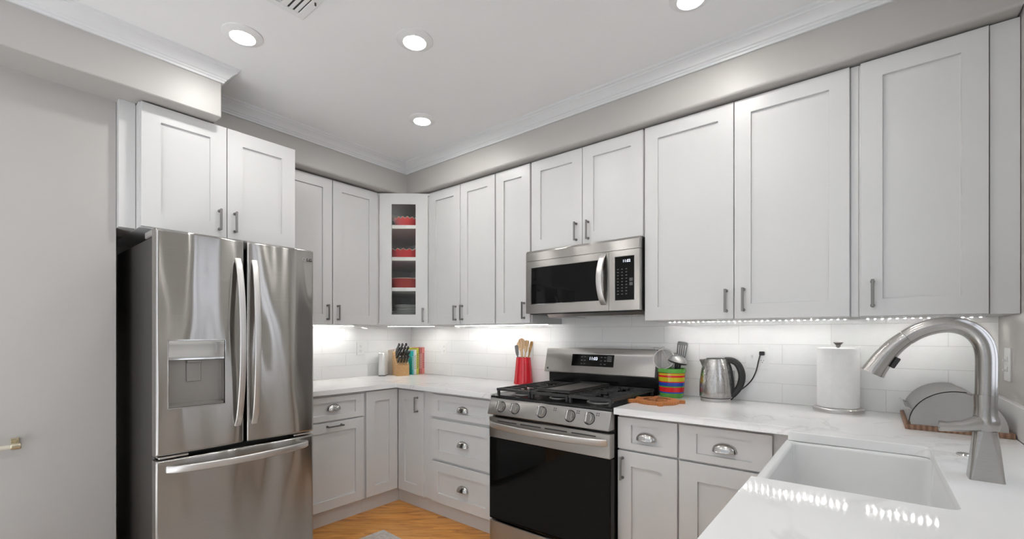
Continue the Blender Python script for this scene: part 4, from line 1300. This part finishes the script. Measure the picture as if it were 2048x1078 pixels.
# mounting web along the body
wp = bez([(0.058, 0.228, 0), (0.072, 0.190, 0), (0.081, 0.140, 0), (0.086, 0.080, 0), (0.087, 0.030, 0)], 5)
mb.tube([mh @ p for p in wp], 0.0085, 10, sq=1.6)
mb.build('handle', M['black'], t, 'black loop handle', smooth=60)
mb = MB(); mb.tube([mh @ Vector((0.094, 0.175, 0)), mh @ Vector((0.097, 0.075, 0))], 0.007, 12); mb.build('water_gauge', M['water'], t, 'clear water gauge')
sd = -kd
ms = basis((KX, KY, CT), sd, Vector((-sd.y, sd.x, 0)), Z3)
mb = MB(); mb._add([(0.055, -0.022, 0.238), (0.055, 0.022, 0.238), (0.086, 0.0, 0.236), (0.066, -0.016, 0.205), (0.066, 0.016, 0.205), (0.070, 0.0, 0.196)], [[0, 2, 1], [0, 3, 5, 2], [1, 2, 5, 4], [0, 1, 4, 3], [3, 4, 5]], ms)
mb.build('spout', M['kettle'], t)

# red utensil holder
RX, RY = 1.420, -0.035
t = thing('utensil_holder', 'glossy red tapered utensil holder left of the range', 'utensil holder', (RX, RY, CT))
mb = MB(); mb.lathe([(0.0, 0.0), (0.073, 0.0), (0.0755, 0.003), (0.056, 0.198), (0.056, 0.204), (0.052, 0.204), (0.052, 0.198), (0.069, 0.01), (0.0, 0.01)], 56, Matrix.Translation((RX, RY, CT)))
mb.build('holder', M['red'], t)
def spoon(name, label, base, top, width, length, mat, kind='spoon', group='utensils in the red holder', cat='spoon', face=None):
    """a utensil from base to top; its head of given width/length faces the camera side"""
    b, tp = Vector(base), Vector(top)
    d = (tp - b).normalized()
    L = (tp - b).length
    f = Vector(face or (0.45, -0.9, 0.1)); f = (f - d * f.dot(d)).normalized()
    s = d.cross(f).normalized()
    t = thing(name, label, cat, base, 0, group)
    hl = length
    mb = MB(); mb.tube([b, b + d * (L - hl) * 0.6, b + d * (L - hl * 0.93)], [0.0055, 0.006, 0.0065], 10); mb.build('handle', mat, t)
    mb = MB(); m = basis(b + d * (L - hl / 2), s, d, s.cross(d))
    vs, fs = [], []
    n, k = 28, 5
    def out(a):
        x, y = math.cos(a) * width / 2, math.sin(a) * hl / 2
        if kind == 'spoon': x *= (1.0 + 0.18 * math.sin(a))
        if kind in ('spatula', 'fork'):
            ca, sa = math.cos(a), math.sin(a)
            x = math.copysign(abs(ca) ** 0.5, ca) * width / 2 * (0.80 + 0.2 * sa); y = math.copysign(abs(sa) ** 0.6, sa) * hl / 2
        return x, y
    for side, off in ((1, 0.0025), (-1, -0.0025)):
        for j in range(k + 1):
            u = j / k
            for i in range(n):
                x, y = out(2 * PI * i / n)
                dish = (0.010 if kind == 'spoon' else 0.003) * (1 - u * u)
                vs.append((x * u, y * u, off * (1 - u ** 4) - dish))
    q = (k + 1) * n
    for sgn, o0 in ((1, 0), (-1, q)):
        for j in range(k):
            for i in range(n):
                fs.append([o0 + j * n + i, o0 + j * n + (i + 1) % n, o0 + (j + 1) * n + (i + 1) % n, o0 + (j + 1) * n + i])
    mb._add(vs, fs, m)
    bmesh.ops.remove_doubles(mb.bm, verts=list(mb.bm.verts), dist=1e-5)
    mb.build('head', mat, t, smooth=60)
    if kind == 'fork':
        mb = MB()
        for dx in (-0.008, 0.008): mb.box((dx - 0.002, 0.0, -0.0042), (dx + 0.002, hl * 0.40, 0.0032), 0.0008, m)
        mb.build('tine_gaps', M['spoon2'], t)
    return t
z0 = CT + 0.012
spoon('wooden_spoon', 'pale wooden spoon standing tallest in the red holder', (RX + 0.005, RY - 0.004, z0), (RX + 0.004, RY - 0.030, 1.305), 0.056, 0.090, M['spoon'])
spoon('wooden_spoon', 'cream wooden spoon at the left back of the red holder', (RX + 0.01, RY + 0.02, z0), (RX - 0.055, RY + 0.018, 1.280), 0.052, 0.075, M['spoon'])
spoon('wooden_fork', 'honey-coloured wooden fork at the right of the red holder', (RX - 0.01, RY - 0.01, z0), (RX + 0.052, RY - 0.020, 1.290), 0.040, 0.095, M['spoon'], 'fork', cat='fork')
spoon('wooden_spatula', 'darker wooden spatula edge-on at the far right of the red holder', (RX - 0.02, RY + 0.02, z0), (RX + 0.074, RY + 0.012, 1.282), 0.034, 0.095, M['spoon2'], 'spatula', cat='spatula', face=(0.9, -0.3, 0))
spoon('silicone_spatula', 'short dark grey spatula at the front left of the red holder', (RX - 0.005, RY - 0.030, z0), (RX - 0.034, RY - 0.046, 1.252), 0.034, 0.085, M['greyut'], 'spatula', cat='spatula')

# striped crock and its utensils
CX, CY = 2.574, -0.050
t = thing('striped_crock', 'crock glazed in bright green, red, yellow and blue stripes', 'utensil holder', (CX, CY, CT))
mb = MB(); mb.lathe([(0.0, 0.0), (0.062, 0.0), (0.067, 0.006), (0.0735, 0.050), (0.0755, 0.100), (0.0775, 0.148), (0.0815, 0.152), (0.0825, 0.168), (0.080, 0.175), (0.076, 0.175), (0.073, 0.160), (0.071, 0.10), (0.062, 0.012), (0.0, 0.012)], 64, Matrix.Translation((CX, CY, CT)))
o = mb.build('pot', M['stripe'], t)
RT = Vector((0.777, 0.629, 0))          # to the right as seen by the viewer
FW = Vector((0.30, -0.95, 0))           # towards the viewer
def cp3(r, f, z): return Vector((CX, CY, CT)) + RT * r + FW * f + Z3 * z
# strainer
t = thing('strainer', 'round wire mesh strainer leaning left out of the striped crock', 'strainer', tuple(cp3(-0.02, 0.0, 0.02)), 0, 'utensils in the striped crock')
c = cp3(-0.048, 0.012, 0.232); R_ = 0.062
ax = (FW * 0.90 - RT * 0.30 + Z3 * 0.30).normalized(); a1 = (RT - ax * RT.dot(ax)).normalized(); a2 = ax.cross(a1)
if a2.z < 0: a2 = -a2
mb = MB(); mb.tube([c + (a1 * math.cos(q) + a2 * math.sin(q)) * R_ for q in [2 * PI * i / 40 for i in range(41)]], 0.0042, 10, cap=False); mb.build('rim', M['steelHandle'], t)
mb = MB(); mm = basis(c, a1, a2, -ax)
mb.lathe([(R_ * math.cos(q), R_ * 0.62 * math.sin(q)) for q in [PI / 2 * i / 10 for i in range(11)]], 36, mm); mb.build('mesh_bowl', M['sieve'], t, 'fine wire mesh bowl', smooth=80)
mb = MB(); mb.tube([c - a2 * (R_ + 0.002), c - a2 * (R_ + 0.045), cp3(-0.01, 0.0, 0.03)], 0.0045, 8); mb.build('handle', M['black'], t)
mb = MB(); mb.tube(bez([c + a1 * (-0.035) + a2 * 0.051, c + a1 * (-0.045) + a2 * 0.072, c + a1 * (-0.058) + a2 * 0.082, c + a1 * (-0.040) + a2 * 0.080, c + a1 * (-0.012) + a2 * 0.070, c + a1 * 0.008 + a2 * 0.079, c + a1 * 0.012 + a2 * 0.062], 5), 0.0022, 8)
mb.tube([c + a2 * R_ - ax * 0.001, c + a1 * 0.02 - a2 * 0.02 + ax * 0.004, c + a1 * 0.03 - a2 * 0.055], 0.0022, 8)
mb.build('hook_wire', M['steelHandle'], t)
# whisk
t = thing('whisk', 'small wire whisk standing between strainer and ladle', 'whisk', tuple(cp3(0.0, 0.0, 0.02)), 0, 'utensils in the striped crock')
b, tp = cp3(0.0, 0.01, 0.02), cp3(0.020, -0.005, 0.272)
d = (tp - b).normalized(); s1 = d.cross(FW).normalized(); s2 = d.cross(s1)
mb = MB(); mb.tube([b, b + d * 0.135], 0.006, 10); mb.build('handle', M['steelHandle'], t)
mb = MB()
for k in range(5):
    a = PI * k / 5; r = s1 * math.cos(a) + s2 * math.sin(a)
    p0 = b + d * 0.130
    mb.tube(bez([p0, p0 + d * 0.05 + r * 0.016, p0 + d * 0.095 + r * 0.025, p0 + d * 0.122, p0 + d * 0.095 - r * 0.025, p0 + d * 0.05 - r * 0.016, p0], 5), 0.0013, 6)
mb.build('wires', M['steelHandle'], t)
# ladle: steel-backed black bowl
t = thing('ladle', 'black ladle with a grey upturned bowl in the front of the striped crock', 'ladle', tuple(cp3(0.02, 0.02, 0.02)), 0, 'utensils in the striped crock')
mb = MB(); mb.tube([cp3(0.024, 0.012, 0.02), cp3(0.030, 0.030, 0.14), cp3(0.032, 0.040, 0.232)], [0.007, 0.011, 0.011], 10); mb.build('handle', M['black'], t)
mm = basis(cp3(0.038, 0.046, 0.218), RT, (FW * 0.8 - Z3 * 0.05).normalized(), Z3) @ Matrix.Rotation(math.radians(14), 4, 'Y')
mb = MB(); mb.lathe([(0.0, 0.039), (0.020, 0.037), (0.040, 0.028), (0.053, 0.015), (0.0585, 0.003), (0.059, 0.0), (0.055, 0.0), (0.050, 0.010), (0.032, 0.024), (0.0, 0.032)], 36, mm); bw = mb.build('bowl', M['ladle'], t, 'grey rounded bowl')
mb = MB(); mb.lathe([(0.054, 0.0005), (0.0592, 0.0005), (0.0597, -0.004), (0.050, -0.010), (0.0, -0.017)], 36, mm); mb.build('bowl_lip', M['black'], t)
# slotted turner
t = thing('slotted_turner', 'black slotted turner standing tall at the back of the striped crock', 'spatula', tuple(cp3(0.0, -0.03, 0.02)), 0, 'utensils in the striped crock')
b, tp = cp3(0.030, -0.030, 0.02), cp3(0.068, -0.035, 0.330)
d = (tp - b).normalized(); f = (FW - d * FW.dot(d)).normalized(); s1 = d.cross(f).normalized()
if s1.dot(RT) < 0: s1 = -s1
mb = MB(); mb.tube([b, b + d * 0.17, b + d * 0.205], [0.007, 0.006, 0.009], 10); mb.build('handle', M['black'], t)
mm = basis(b + d * 0.200, s1, d, s1.cross(d))
mb = MB()
mb.prism(rounded([(-0.012, 0.0), (0.012, 0.0), (0.027, 0.028), (-0.027, 0.028)], {}), -0.0015, 0.0015, mm)
for k in range(5):
    x = -0.027 + k * 0.01155
    mb.prism([(x, 0.0285), (x + 0.0075, 0.0285), (x * 1.15 + 0.0085, 0.098), (x * 1.15 + 0.0005, 0.098)], -0.0015, 0.0015, mm)
mb.prism(rounded([(-0.031, 0.0975), (0.031, 0.0975), (0.030, 0.115), (-0.028, 0.118)], {2: 0.008, 3: 0.008}), -0.0015, 0.0015, mm)
mb.build('blade', M['greyut'], t)

# trivet: round board with little feet and a head, carved top
TX, TY = 2.592, -0.335
o = None
mb = MB()
rim = []
lob = [(math.radians(216), 0.044, 0.17), (math.radians(-62), 0.026, 0.13), (math.radians(22), 0.030, 0.14), (math.radians(112), 0.026, 0.13), (math.radians(163), 0.024, 0.12)]
for i in range(180):
    a = 2 * PI * i / 180
    r = 0.118
    for la, h, w in lob:
        dd = (a - la + PI) % (2 * PI) - PI
        if abs(dd) < w: r += h * (1 - (abs(dd) / w) ** 8)
    rim.append((r * math.cos(a), r * math.sin(a)))
t = thing('trivet', 'round orange-brown wooden trivet with stubby feet in front of the crock', 'trivet', (TX, TY, CT))
mb.prism(rim, 0.0, 0.018, Matrix.Translation((TX, TY, CT)), bev=0.003); mb.build('board', M['trivet'], t, smooth=25)
mb = MB(); mm = Matrix.Translation((TX, TY, CT + 0.0181))
def curve2(pts, w): mb.ribbon([mm @ Vector((x, y, 0.0)) for x, y in pts], (0, 0, 1), 0.0012, w)
def swirl(cx, cy, r, a0, a1, w=0.006):
    curve2([(cx + r * math.cos(a0 + (a1 - a0) * i / 12), cy + r * math.sin(a0 + (a1 - a0) * i / 12)) for i in range(13)], w)
swirl(0.0, 0.0, 0.07, 0.4, 1.9); swirl(0.0, 0.0, 0.07, 2.3, 3.9); swirl(0.0, 0.0, 0.07, 4.3, 5.9)
swirl(0.02, 0.015, 0.03, 0.0, 3.6, 0.007); swirl(-0.03, -0.02, 0.026, 2.2, 6.0, 0.007); swirl(0.03, -0.035, 0.022, 1.0, 4.5, 0.006)
mb.build('carving', M['carve'], t, 'dark carved design')

# paper towel holder
PX, PY = 3.398, -0.040
t = thing('paper_towel_holder', 'brushed steel upright paper towel holder', 'paper towel holder', (PX, PY, CT))
mt = Matrix.Translation((PX, PY, CT))
mb = MB(); mb.lathe([(0.0, 0.0), (0.103, 0.0), (0.104, 0.004), (0.104, 0.015), (0.098, 0.021), (0.0, 0.021)], 64, mt); mb.build('base', M['steelHandle'], t)
mb = MB(); mb.lathe([(0.0, 0.021), (0.006, 0.021), (0.006, 0.318), (0.010, 0.320), (0.010, 0.328), (0.018, 0.337), (0.021, 0.340), (0.019, 0.343), (0.0, 0.344)], 28, mt); mb.build('post', M['pewter'], t)
t = thing('paper_towel_roll', 'white paper towel roll on the steel holder', 'paper towels', (PX, PY, CT + 0.0215))
mt = Matrix.Translation((PX, PY, CT + 0.0215))
mb = MB(); mb.lathe([(0.018, 0.0), (0.083, 0.0), (0.086, 0.003), (0.086, 0.290), (0.083, 0.293), (0.018, 0.293), (0.018, 0.0)], 64, mt); mb.build('roll', M['paper'], t)
fl = [(0.0865 * math.cos(a), 0.0865 * math.sin(a)) for a in [math.radians(q) for q in (255, 240, 225, 210)]]
l0 = Vector(fl[-1]); fl += [(l0.x - 0.010, l0.y + 0.020), (l0.x - 0.012, l0.y + 0.045)]
vs, fs = [], []
for x, y in fl: vs += [(PX + x, PY + y, CT + 0.0235), (PX + x, PY + y, CT + 0.310)]
for x, y in fl: vs += [(PX + x * 1.012, PY + y * 1.012, CT + 0.0235), (PX + x * 1.012, PY + y * 1.012, CT + 0.310)]
k = len(fl)
for i in range(k - 1): fs += [[2 * i, 2 * i + 2, 2 * i + 3, 2 * i + 1], [2 * k + 2 * i, 2 * k + 2 * i + 1, 2 * k + 2 * i + 3, 2 * k + 2 * i + 2]]
mb = MB(); mb._add(vs, fs); mb.build('loose_sheet', M['paper'], t)

# bread box
BX, BYF, BYB, BR = 3.785, -0.388, 0.035, 0.142
t = thing('bread_box', 'half-round steel roll-top bread box on a walnut base', 'bread box', (BX, -0.17, CT))
mb = MB(); mb.box((BX - 0.152, BYF - 0.006, CT), (BX + 0.149, BYB + 0.006, CT + 0.020), 0.002); mb.build('base_board', M['walnut'], t)
zb = CT + 0.020
XZ = Matrix(((1, 0, 0, BX), (0, 0, -1, 0), (0, 1, 0, zb), (0, 0, 0, 1)))     # local (x, z, -y)
def arcp(r, a0, a1, n=30): return [(r * math.cos(a0 + (a1 - a0) * i / n), r * math.sin(a0 + (a1 - a0) * i / n)) for i in range(n + 1)]
mb = MB(); mb.prism(arcp(BR - 0.008, 0, PI), -BYB, -BYF - 0.004, XZ); mb.build('body', M['breadst'], t, smooth=30)
mb = MB()
a0, a1 = math.radians(80), math.radians(176)
mb.prism(arcp(BR, a0, a1) + arcp(BR - 0.003, a1, a0), -BYB - 0.002, -BYF, XZ)
mb.prism(arcp(BR, a0, a1) + [(0.006, 0.003)], -BYF - 0.0035, -BYF, XZ)
cv = mb.build('roll_cover', M['breadst'], t, smooth=30)
mb = MB()
hx, hz = BX - BR * math.cos(math.radians(22)), zb + BR * math.sin(math.radians(22))
mb.tube([(hx - 0.020, -0.385, hz + 0.006), (hx - 0.020, 0.00, hz + 0.006)], 0.006, 14)
for y in (-0.33, -0.05): mb.tube([(hx - 0.019, y, hz + 0.006), (hx + 0.004, y, hz - 0.001)], 0.004, 10)
mb.build('handle', M['chrome'], cv, 'chrome bar handle')

# ================================================================== CORNER ITEMS
# white box
t = thing('white_box', 'plain white upright box with small grey feet, left of the knife block', 'box', (0.0, -0.32, CT))
mm = Matrix.Translation((0.0, -0.318, CT)) @ Matrix.Rotation(math.radians(-52), 4, 'Z')
mb = MB(); mb.box((-0.058, -0.030, 0.006), (0.058, 0.030, 0.214), 0.007, mm, 3); mb.build('shell', M['white'], t)
for x in (-0.045, 0.0, 0.045):
    for y in (-0.020, 0.020):
        mb = MB(); mb.box((x - 0.008, y - 0.008, 0.0), (x + 0.008, y + 0.008, 0.0065), 0.001, mm)
        mb.build('foot', M['greyut'], t)

# knife block: local x = towards its sloping front, local y = along its width
KB = Vector((0.103, -0.203, CT)); kr = math.radians(-18)
t = thing('knife_block', 'maple knife block full of black-handled knives in the corner', 'knife block', tuple(KB), kr)
mkb = Matrix.Translation(KB) @ Matrix.Rotation(kr, 4, 'Z')
KW = 0.060
outl = [(-0.060, 0.0), (0.072, 0.0), (0.072, 0.098), (-0.030, 0.222), (-0.050, 0.222), (-0.060, 0.208)]
YZ2 = Matrix(((1, 0, 0, 0), (0, 0, -1, 0), (0, 1, 0, 0), (0, 0, 0, 1)))
mb = MB(); mb.prism(outl, -KW, KW, mkb @ YZ2, bev=0.003); mb.build('block', M['block'], t, smooth=25)
sl0, sl1 = Vector((0.072, 0, 0.098)), Vector((-0.030, 0, 0.222))     # the sloping face
sdn = (sl0 - sl1).normalized(); sn = Vector((-sdn.z, 0, sdn.x))
if sn.x < 0: sn = -sn
mb = MB()
slots = []
for r_, (u, ys) in enumerate(((0.10, (-0.038, -0.006, 0.028)), (0.30, (-0.044, -0.016, 0.013, 0.042)), (0.52, (-0.048, -0.024, 0.0, 0.024, 0.048)), (0.82, (-0.046, -0.018, 0.010, 0.038)))):
    for y in ys:
        p = sl1 + (sl0 - sl1) * u + Vector((0, y, 0))
        slots.append((r_, y, p))
        m = mkb @ basis(p, Yv, sdn, sn)
        mb.box((-0.0025, -0.011, -0.001), (0.0025, 0.011, 0.0006), mat=m)
mb.build('slots', M['slot'], t)
# one knife, built along local z, then copied
def knife_proto(L, label):
    t = thing('knife', label, 'knife', (0, 0, 0), 0, 'knives in the knife block')
    mb = MB()
    prof = [(-0.006, -0.010), (0.006, -0.010), (0.0065, 0.0), (0.006, 0.010), (-0.006, 0.010), (-0.0065, 0.0)]
    zs = [(0.0, 0.80), (0.006, 0.85), (L * 0.35, 1.0), (L * 0.65, 0.88), (L * 0.90, 1.12), (L * 0.97, 1.0), (L, 0.6)]
    vs = [(x * min(s, 1.0), y * s - 0.002 * math.sin(3 * z / L), z) for z, s in zs for x, y in prof]
    k = len(prof)
    fs = [[i * k + j, i * k + (j + 1) % k, (i + 1) * k + (j + 1) % k, (i + 1) * k + j] for i in range(len(zs) - 1) for j in range(k)]
    fs += [list(range(k))[::-1], [(len(zs) - 1) * k + j for j in range(k)]]
    mb._add(vs, fs); mb.build('handle', M['black'], t, 'black riveted handle', local=True, smooth=50)
    mb = MB(); mb.box((-0.0018, -0.0085, -0.012), (0.0018, 0.0085, 0.001)); mb.build('bolster', M['steelHandle'], t, local=True)
    mb = MB()
    for z in (L * 0.25, L * 0.5, L * 0.75):
        for sx in (-1, 1): mb.lathe([(0, 0), (0.0022, 0), (0.0018, 0.0006), (0, 0.0008)], 8, Matrix.Translation((sx * 0.0062, 0, z)) @ Matrix.Rotation(sx * PI / 2, 4, 'Y'))
    mb.build('rivets', M['steelHandle'], t, local=True)
    return t
rowname = ['top row', 'second row', 'third row', 'lowest row']; lens = [0.125, 0.118, 0.100, 0.085]
cnts = {}
for r_ in range(4):
    row = [s for s in slots if s[0] == r_]
    pos = {3: ['near the viewer', 'in the middle', 'farthest back'], 4: ['nearest the viewer', 'second from the viewer', 'third from the viewer', 'farthest back'],
           5: ['nearest the viewer', 'second from the viewer', 'in the middle', 'fourth from the viewer', 'farthest back']}[len(row)]
    pr_ = None
    for (rr, y, p), ps in zip(row, pos):
        lb = 'black-handled knife in the %s of the knife block, %s' % (rowname[r_], ps)
        tilt = sn.copy()
        m = mkb @ basis(p + sn * 0.0135, -Yv, sdn, sn)
        # the knife's local z points out of the block
        m = Matrix.Translation(m.translation) @ m.to_3x3().to_4x4()
        if pr_ is None:
            pr_ = knife_proto(lens[r_], lb); k_ = pr_
            k_.location = m.translation; k_.rotation_euler = m.to_euler()
        else:
            k_ = dup(pr_, m.translation, m.to_euler(), lb)

# cookbooks behind the block, in a row along the left wall
bcol = [('cream', (0.72, 0.62, 0.52)), ('white and pink', (0.78, 0.60, 0.60)), ('pale cream', (0.74, 0.70, 0.60)), ('white', (0.78, 0.77, 0.74)), ('teal', (0.02, 0.36, 0.36)),
        ('pale blue', (0.55, 0.68, 0.72)), ('white', (0.78, 0.76, 0.70)), ('yellow-green', (0.55, 0.55, 0.07)), ('brown', (0.26, 0.13, 0.06)), ('dusty red', (0.50, 0.14, 0.14)), ('coral pink', (0.75, 0.27, 0.25))]
bth = [0.026, 0.028, 0.026, 0.028, 0.020, 0.014, 0.020, 0.026, 0.013, 0.026, 0.029]
bh = [0.232, 0.238, 0.242, 0.250, 0.225, 0.228, 0.235, 0.252, 0.245, 0.250, 0.256]
desc = ['cream cookbook at the left end of the row, behind the knife block', 'white and pink cookbook second from the left behind the knife block', 'pale cream cookbook third from the left behind the knives',
        'tall white cookbook behind the middle of the knives', 'teal cookbook whose spine shows low beside the knife block', 'thin pale blue cookbook right of the teal one', 'white cookbook between the pale blue and the yellow-green ones',
        'bright yellow-green cookbook right of the knives', 'thin brown cookbook right of the yellow-green one', 'dusty red cookbook second from the right end', 'coral pink cookbook at the right end of the row']
yy = 0.064
xs = 0.128
for i in range(10, -1, -1):
    w, h = bth[i], bh[i]
    if i == 3: yy = -0.098
    if i <= 3: xs = 0.018
    y1_, y0_ = yy, yy - w
    yy -= w + 0.0012
    t = thing('cookbook', desc[i], 'book', (xs - 0.08, (y0_ + y1_) / 2, CT), 0, 'cookbooks in the corner')
    cm = simple('cover_' + bcol[i][0].replace(' ', '_').replace('-', '_'), bcol[i][1], 0.35, noise=0.05, nscale=60)
    mb = MB()
    d_ = 0.160 if i > 3 else 0.098
    mb.box((xs - d_, y0_, CT), (xs, y0_ + 0.0025, CT + h), 0.0006); mb.box((xs - d_, y1_ - 0.0025, CT), (xs, y1_, CT + h), 0.0006)
    mb.box((xs - 0.003, y0_ + 0.0024, CT), (xs + 0.0005, y1_ - 0.0024, CT + h), 0.0004)
    mb.build('cover', cm, t)
    mb = MB(); mb.box((xs - d_ + 0.004, y0_ + 0.0026, CT + 0.003), (xs - 0.0032, y1_ - 0.0026, CT + h - 0.004)); mb.build('pages', M['paper'], t)
    mb = MB()
    dk = simple('spine_print', (0.06, 0.05, 0.05) if sum(bcol[i][1]) > 0.9 else (0.7, 0.66, 0.55), 0.5, noise=0.02)
    ym_ = (y0_ + y1_) / 2
    for k in range(9):
        zz = CT + h * (0.22 + 0.065 * k)
        mb.box((xs + 0.0005, ym_ - w * 0.18, zz), (xs + 0.0009, ym_ + w * 0.18, zz + h * 0.035))
    mb.build('spine_title_marks', dk, t)

# ================================================================== CEILING VENT
VX0, VY1 = 1.497, -1.800
VX1, VY0 = VX0 + 0.36, VY1 - 0.26
t = thing('ceiling_vent', 'white ceiling air register with slanted louvres, cut by the top edge', 'vent', ((VX0 + VX1) / 2, (VY0 + VY1) / 2, CE))
mb = MB()
fr = 0.032
for a, b in (((VX0, VY0), (VX1, VY0 + fr)), ((VX0, VY1 - fr), (VX1, VY1)), ((VX0, VY0 + fr), (VX0 + fr, VY1 - fr)), ((VX1 - fr, VY0 + fr), (VX1, VY1 - fr))):
    mb.box((a[0], a[1], CE - 0.006), (b[0], b[1], CE), 0.002)
ymid = VY1 - fr - 0.075
mb.box((VX0 + fr, ymid - 0.006, CE - 0.006), (VX1 - fr, ymid + 0.006, CE - 0.001))
mb.build('frame', M['white'], t)
mb = MB(); mb.box((VX0 + fr, VY0 + fr, CE - 0.0008), (VX1 - fr, VY1 - fr, CE - 0.0002)); mb.build('duct_opening', M['slot'], t)
for k in range(3):
    y = VY1 - fr - 0.012 - k * 0.024
    mb = MB(); mb.box((VX0 + fr, y - 0.010, CE - 0.0045), (VX1 - fr, y + 0.006, CE - 0.0030), 0.0005); mb.build('louvre', M['white'], t)
for k in range(11):
    x = VX0 + fr + 0.012 + k * 0.026
    mb = MB(); mb.box((x - 0.007, VY0 + fr, CE - 0.0045), (x + 0.006, ymid - 0.006, CE - 0.0030), 0.0005); mb.build('louvre', M['white'], t)
mb = MB(); mb.box((VX0 + 0.150, VY1 - 0.022, CE - 0.020), (VX0 + 0.153, VY1 - 0.014, CE - 0.005), 0.0008); mb.build('damper_lever', M['slot'], t)

# ================================================================== MAT AND RAIL
mb = MB(); mr = math.radians(-13)
mm = Matrix.Translation((0.944, -0.978, 0)) @ Matrix.Rotation(math.radians(-2), 4, 'Z')
mb.prism(rounded([(0, 0), (0, -2.6), (1.95, -2.6), (1.95, 0)], {0: 0.01, 1: 0.01, 2: 0.01, 3: 0.01}), 0.0, 0.008, mm, bev=0.002)
tag(recenter(mb.build('floor_rug', M['mat']), (1.1, -1.4, 0)), 'grey woven rug on the oak floor, one corner showing at the bottom edge', 'rug')

t = thing('towel_rail', 'short pale horizontal rail on a bright bracket, low on the left wall', 'rail', (XL, -2.66, 0.85))
mb = MB(); mb.box((XL, -2.648, 0.838), (XL + 0.012, -2.620, 0.872), 0.002); mb.tube([(XL + 0.010, -2.634, 0.845), (XL + 0.050, -2.634, 0.845)], 0.008, 14)
mb.lathe([(0.0, -0.016), (0.013, -0.016), (0.015, -0.012), (0.015, 0.012), (0.013, 0.016), (0.0, 0.016)], 20, Matrix.Translation((XL + 0.050, -2.634, 0.842)) @ Matrix.Rotation(PI / 2, 4, 'X'))
mb.build('bracket', M['brass'], t, 'shiny brass bracket')
mb = MB(); mb.tube([(XL + 0.050, -2.649, 0.841), (XL + 0.050, -3.12, 0.841)], 0.0105, 16); mb.build('bar', M['rail'], t, 'ivory bar')
mb = MB(); mb.box((XL, -3.148, 0.838), (XL + 0.012, -3.120, 0.872), 0.002); mb.tube([(XL + 0.010, -3.134, 0.845), (XL + 0.050, -3.134, 0.845)], 0.008, 14)
mb.build('bracket', M['brass'], t, 'shiny brass bracket')
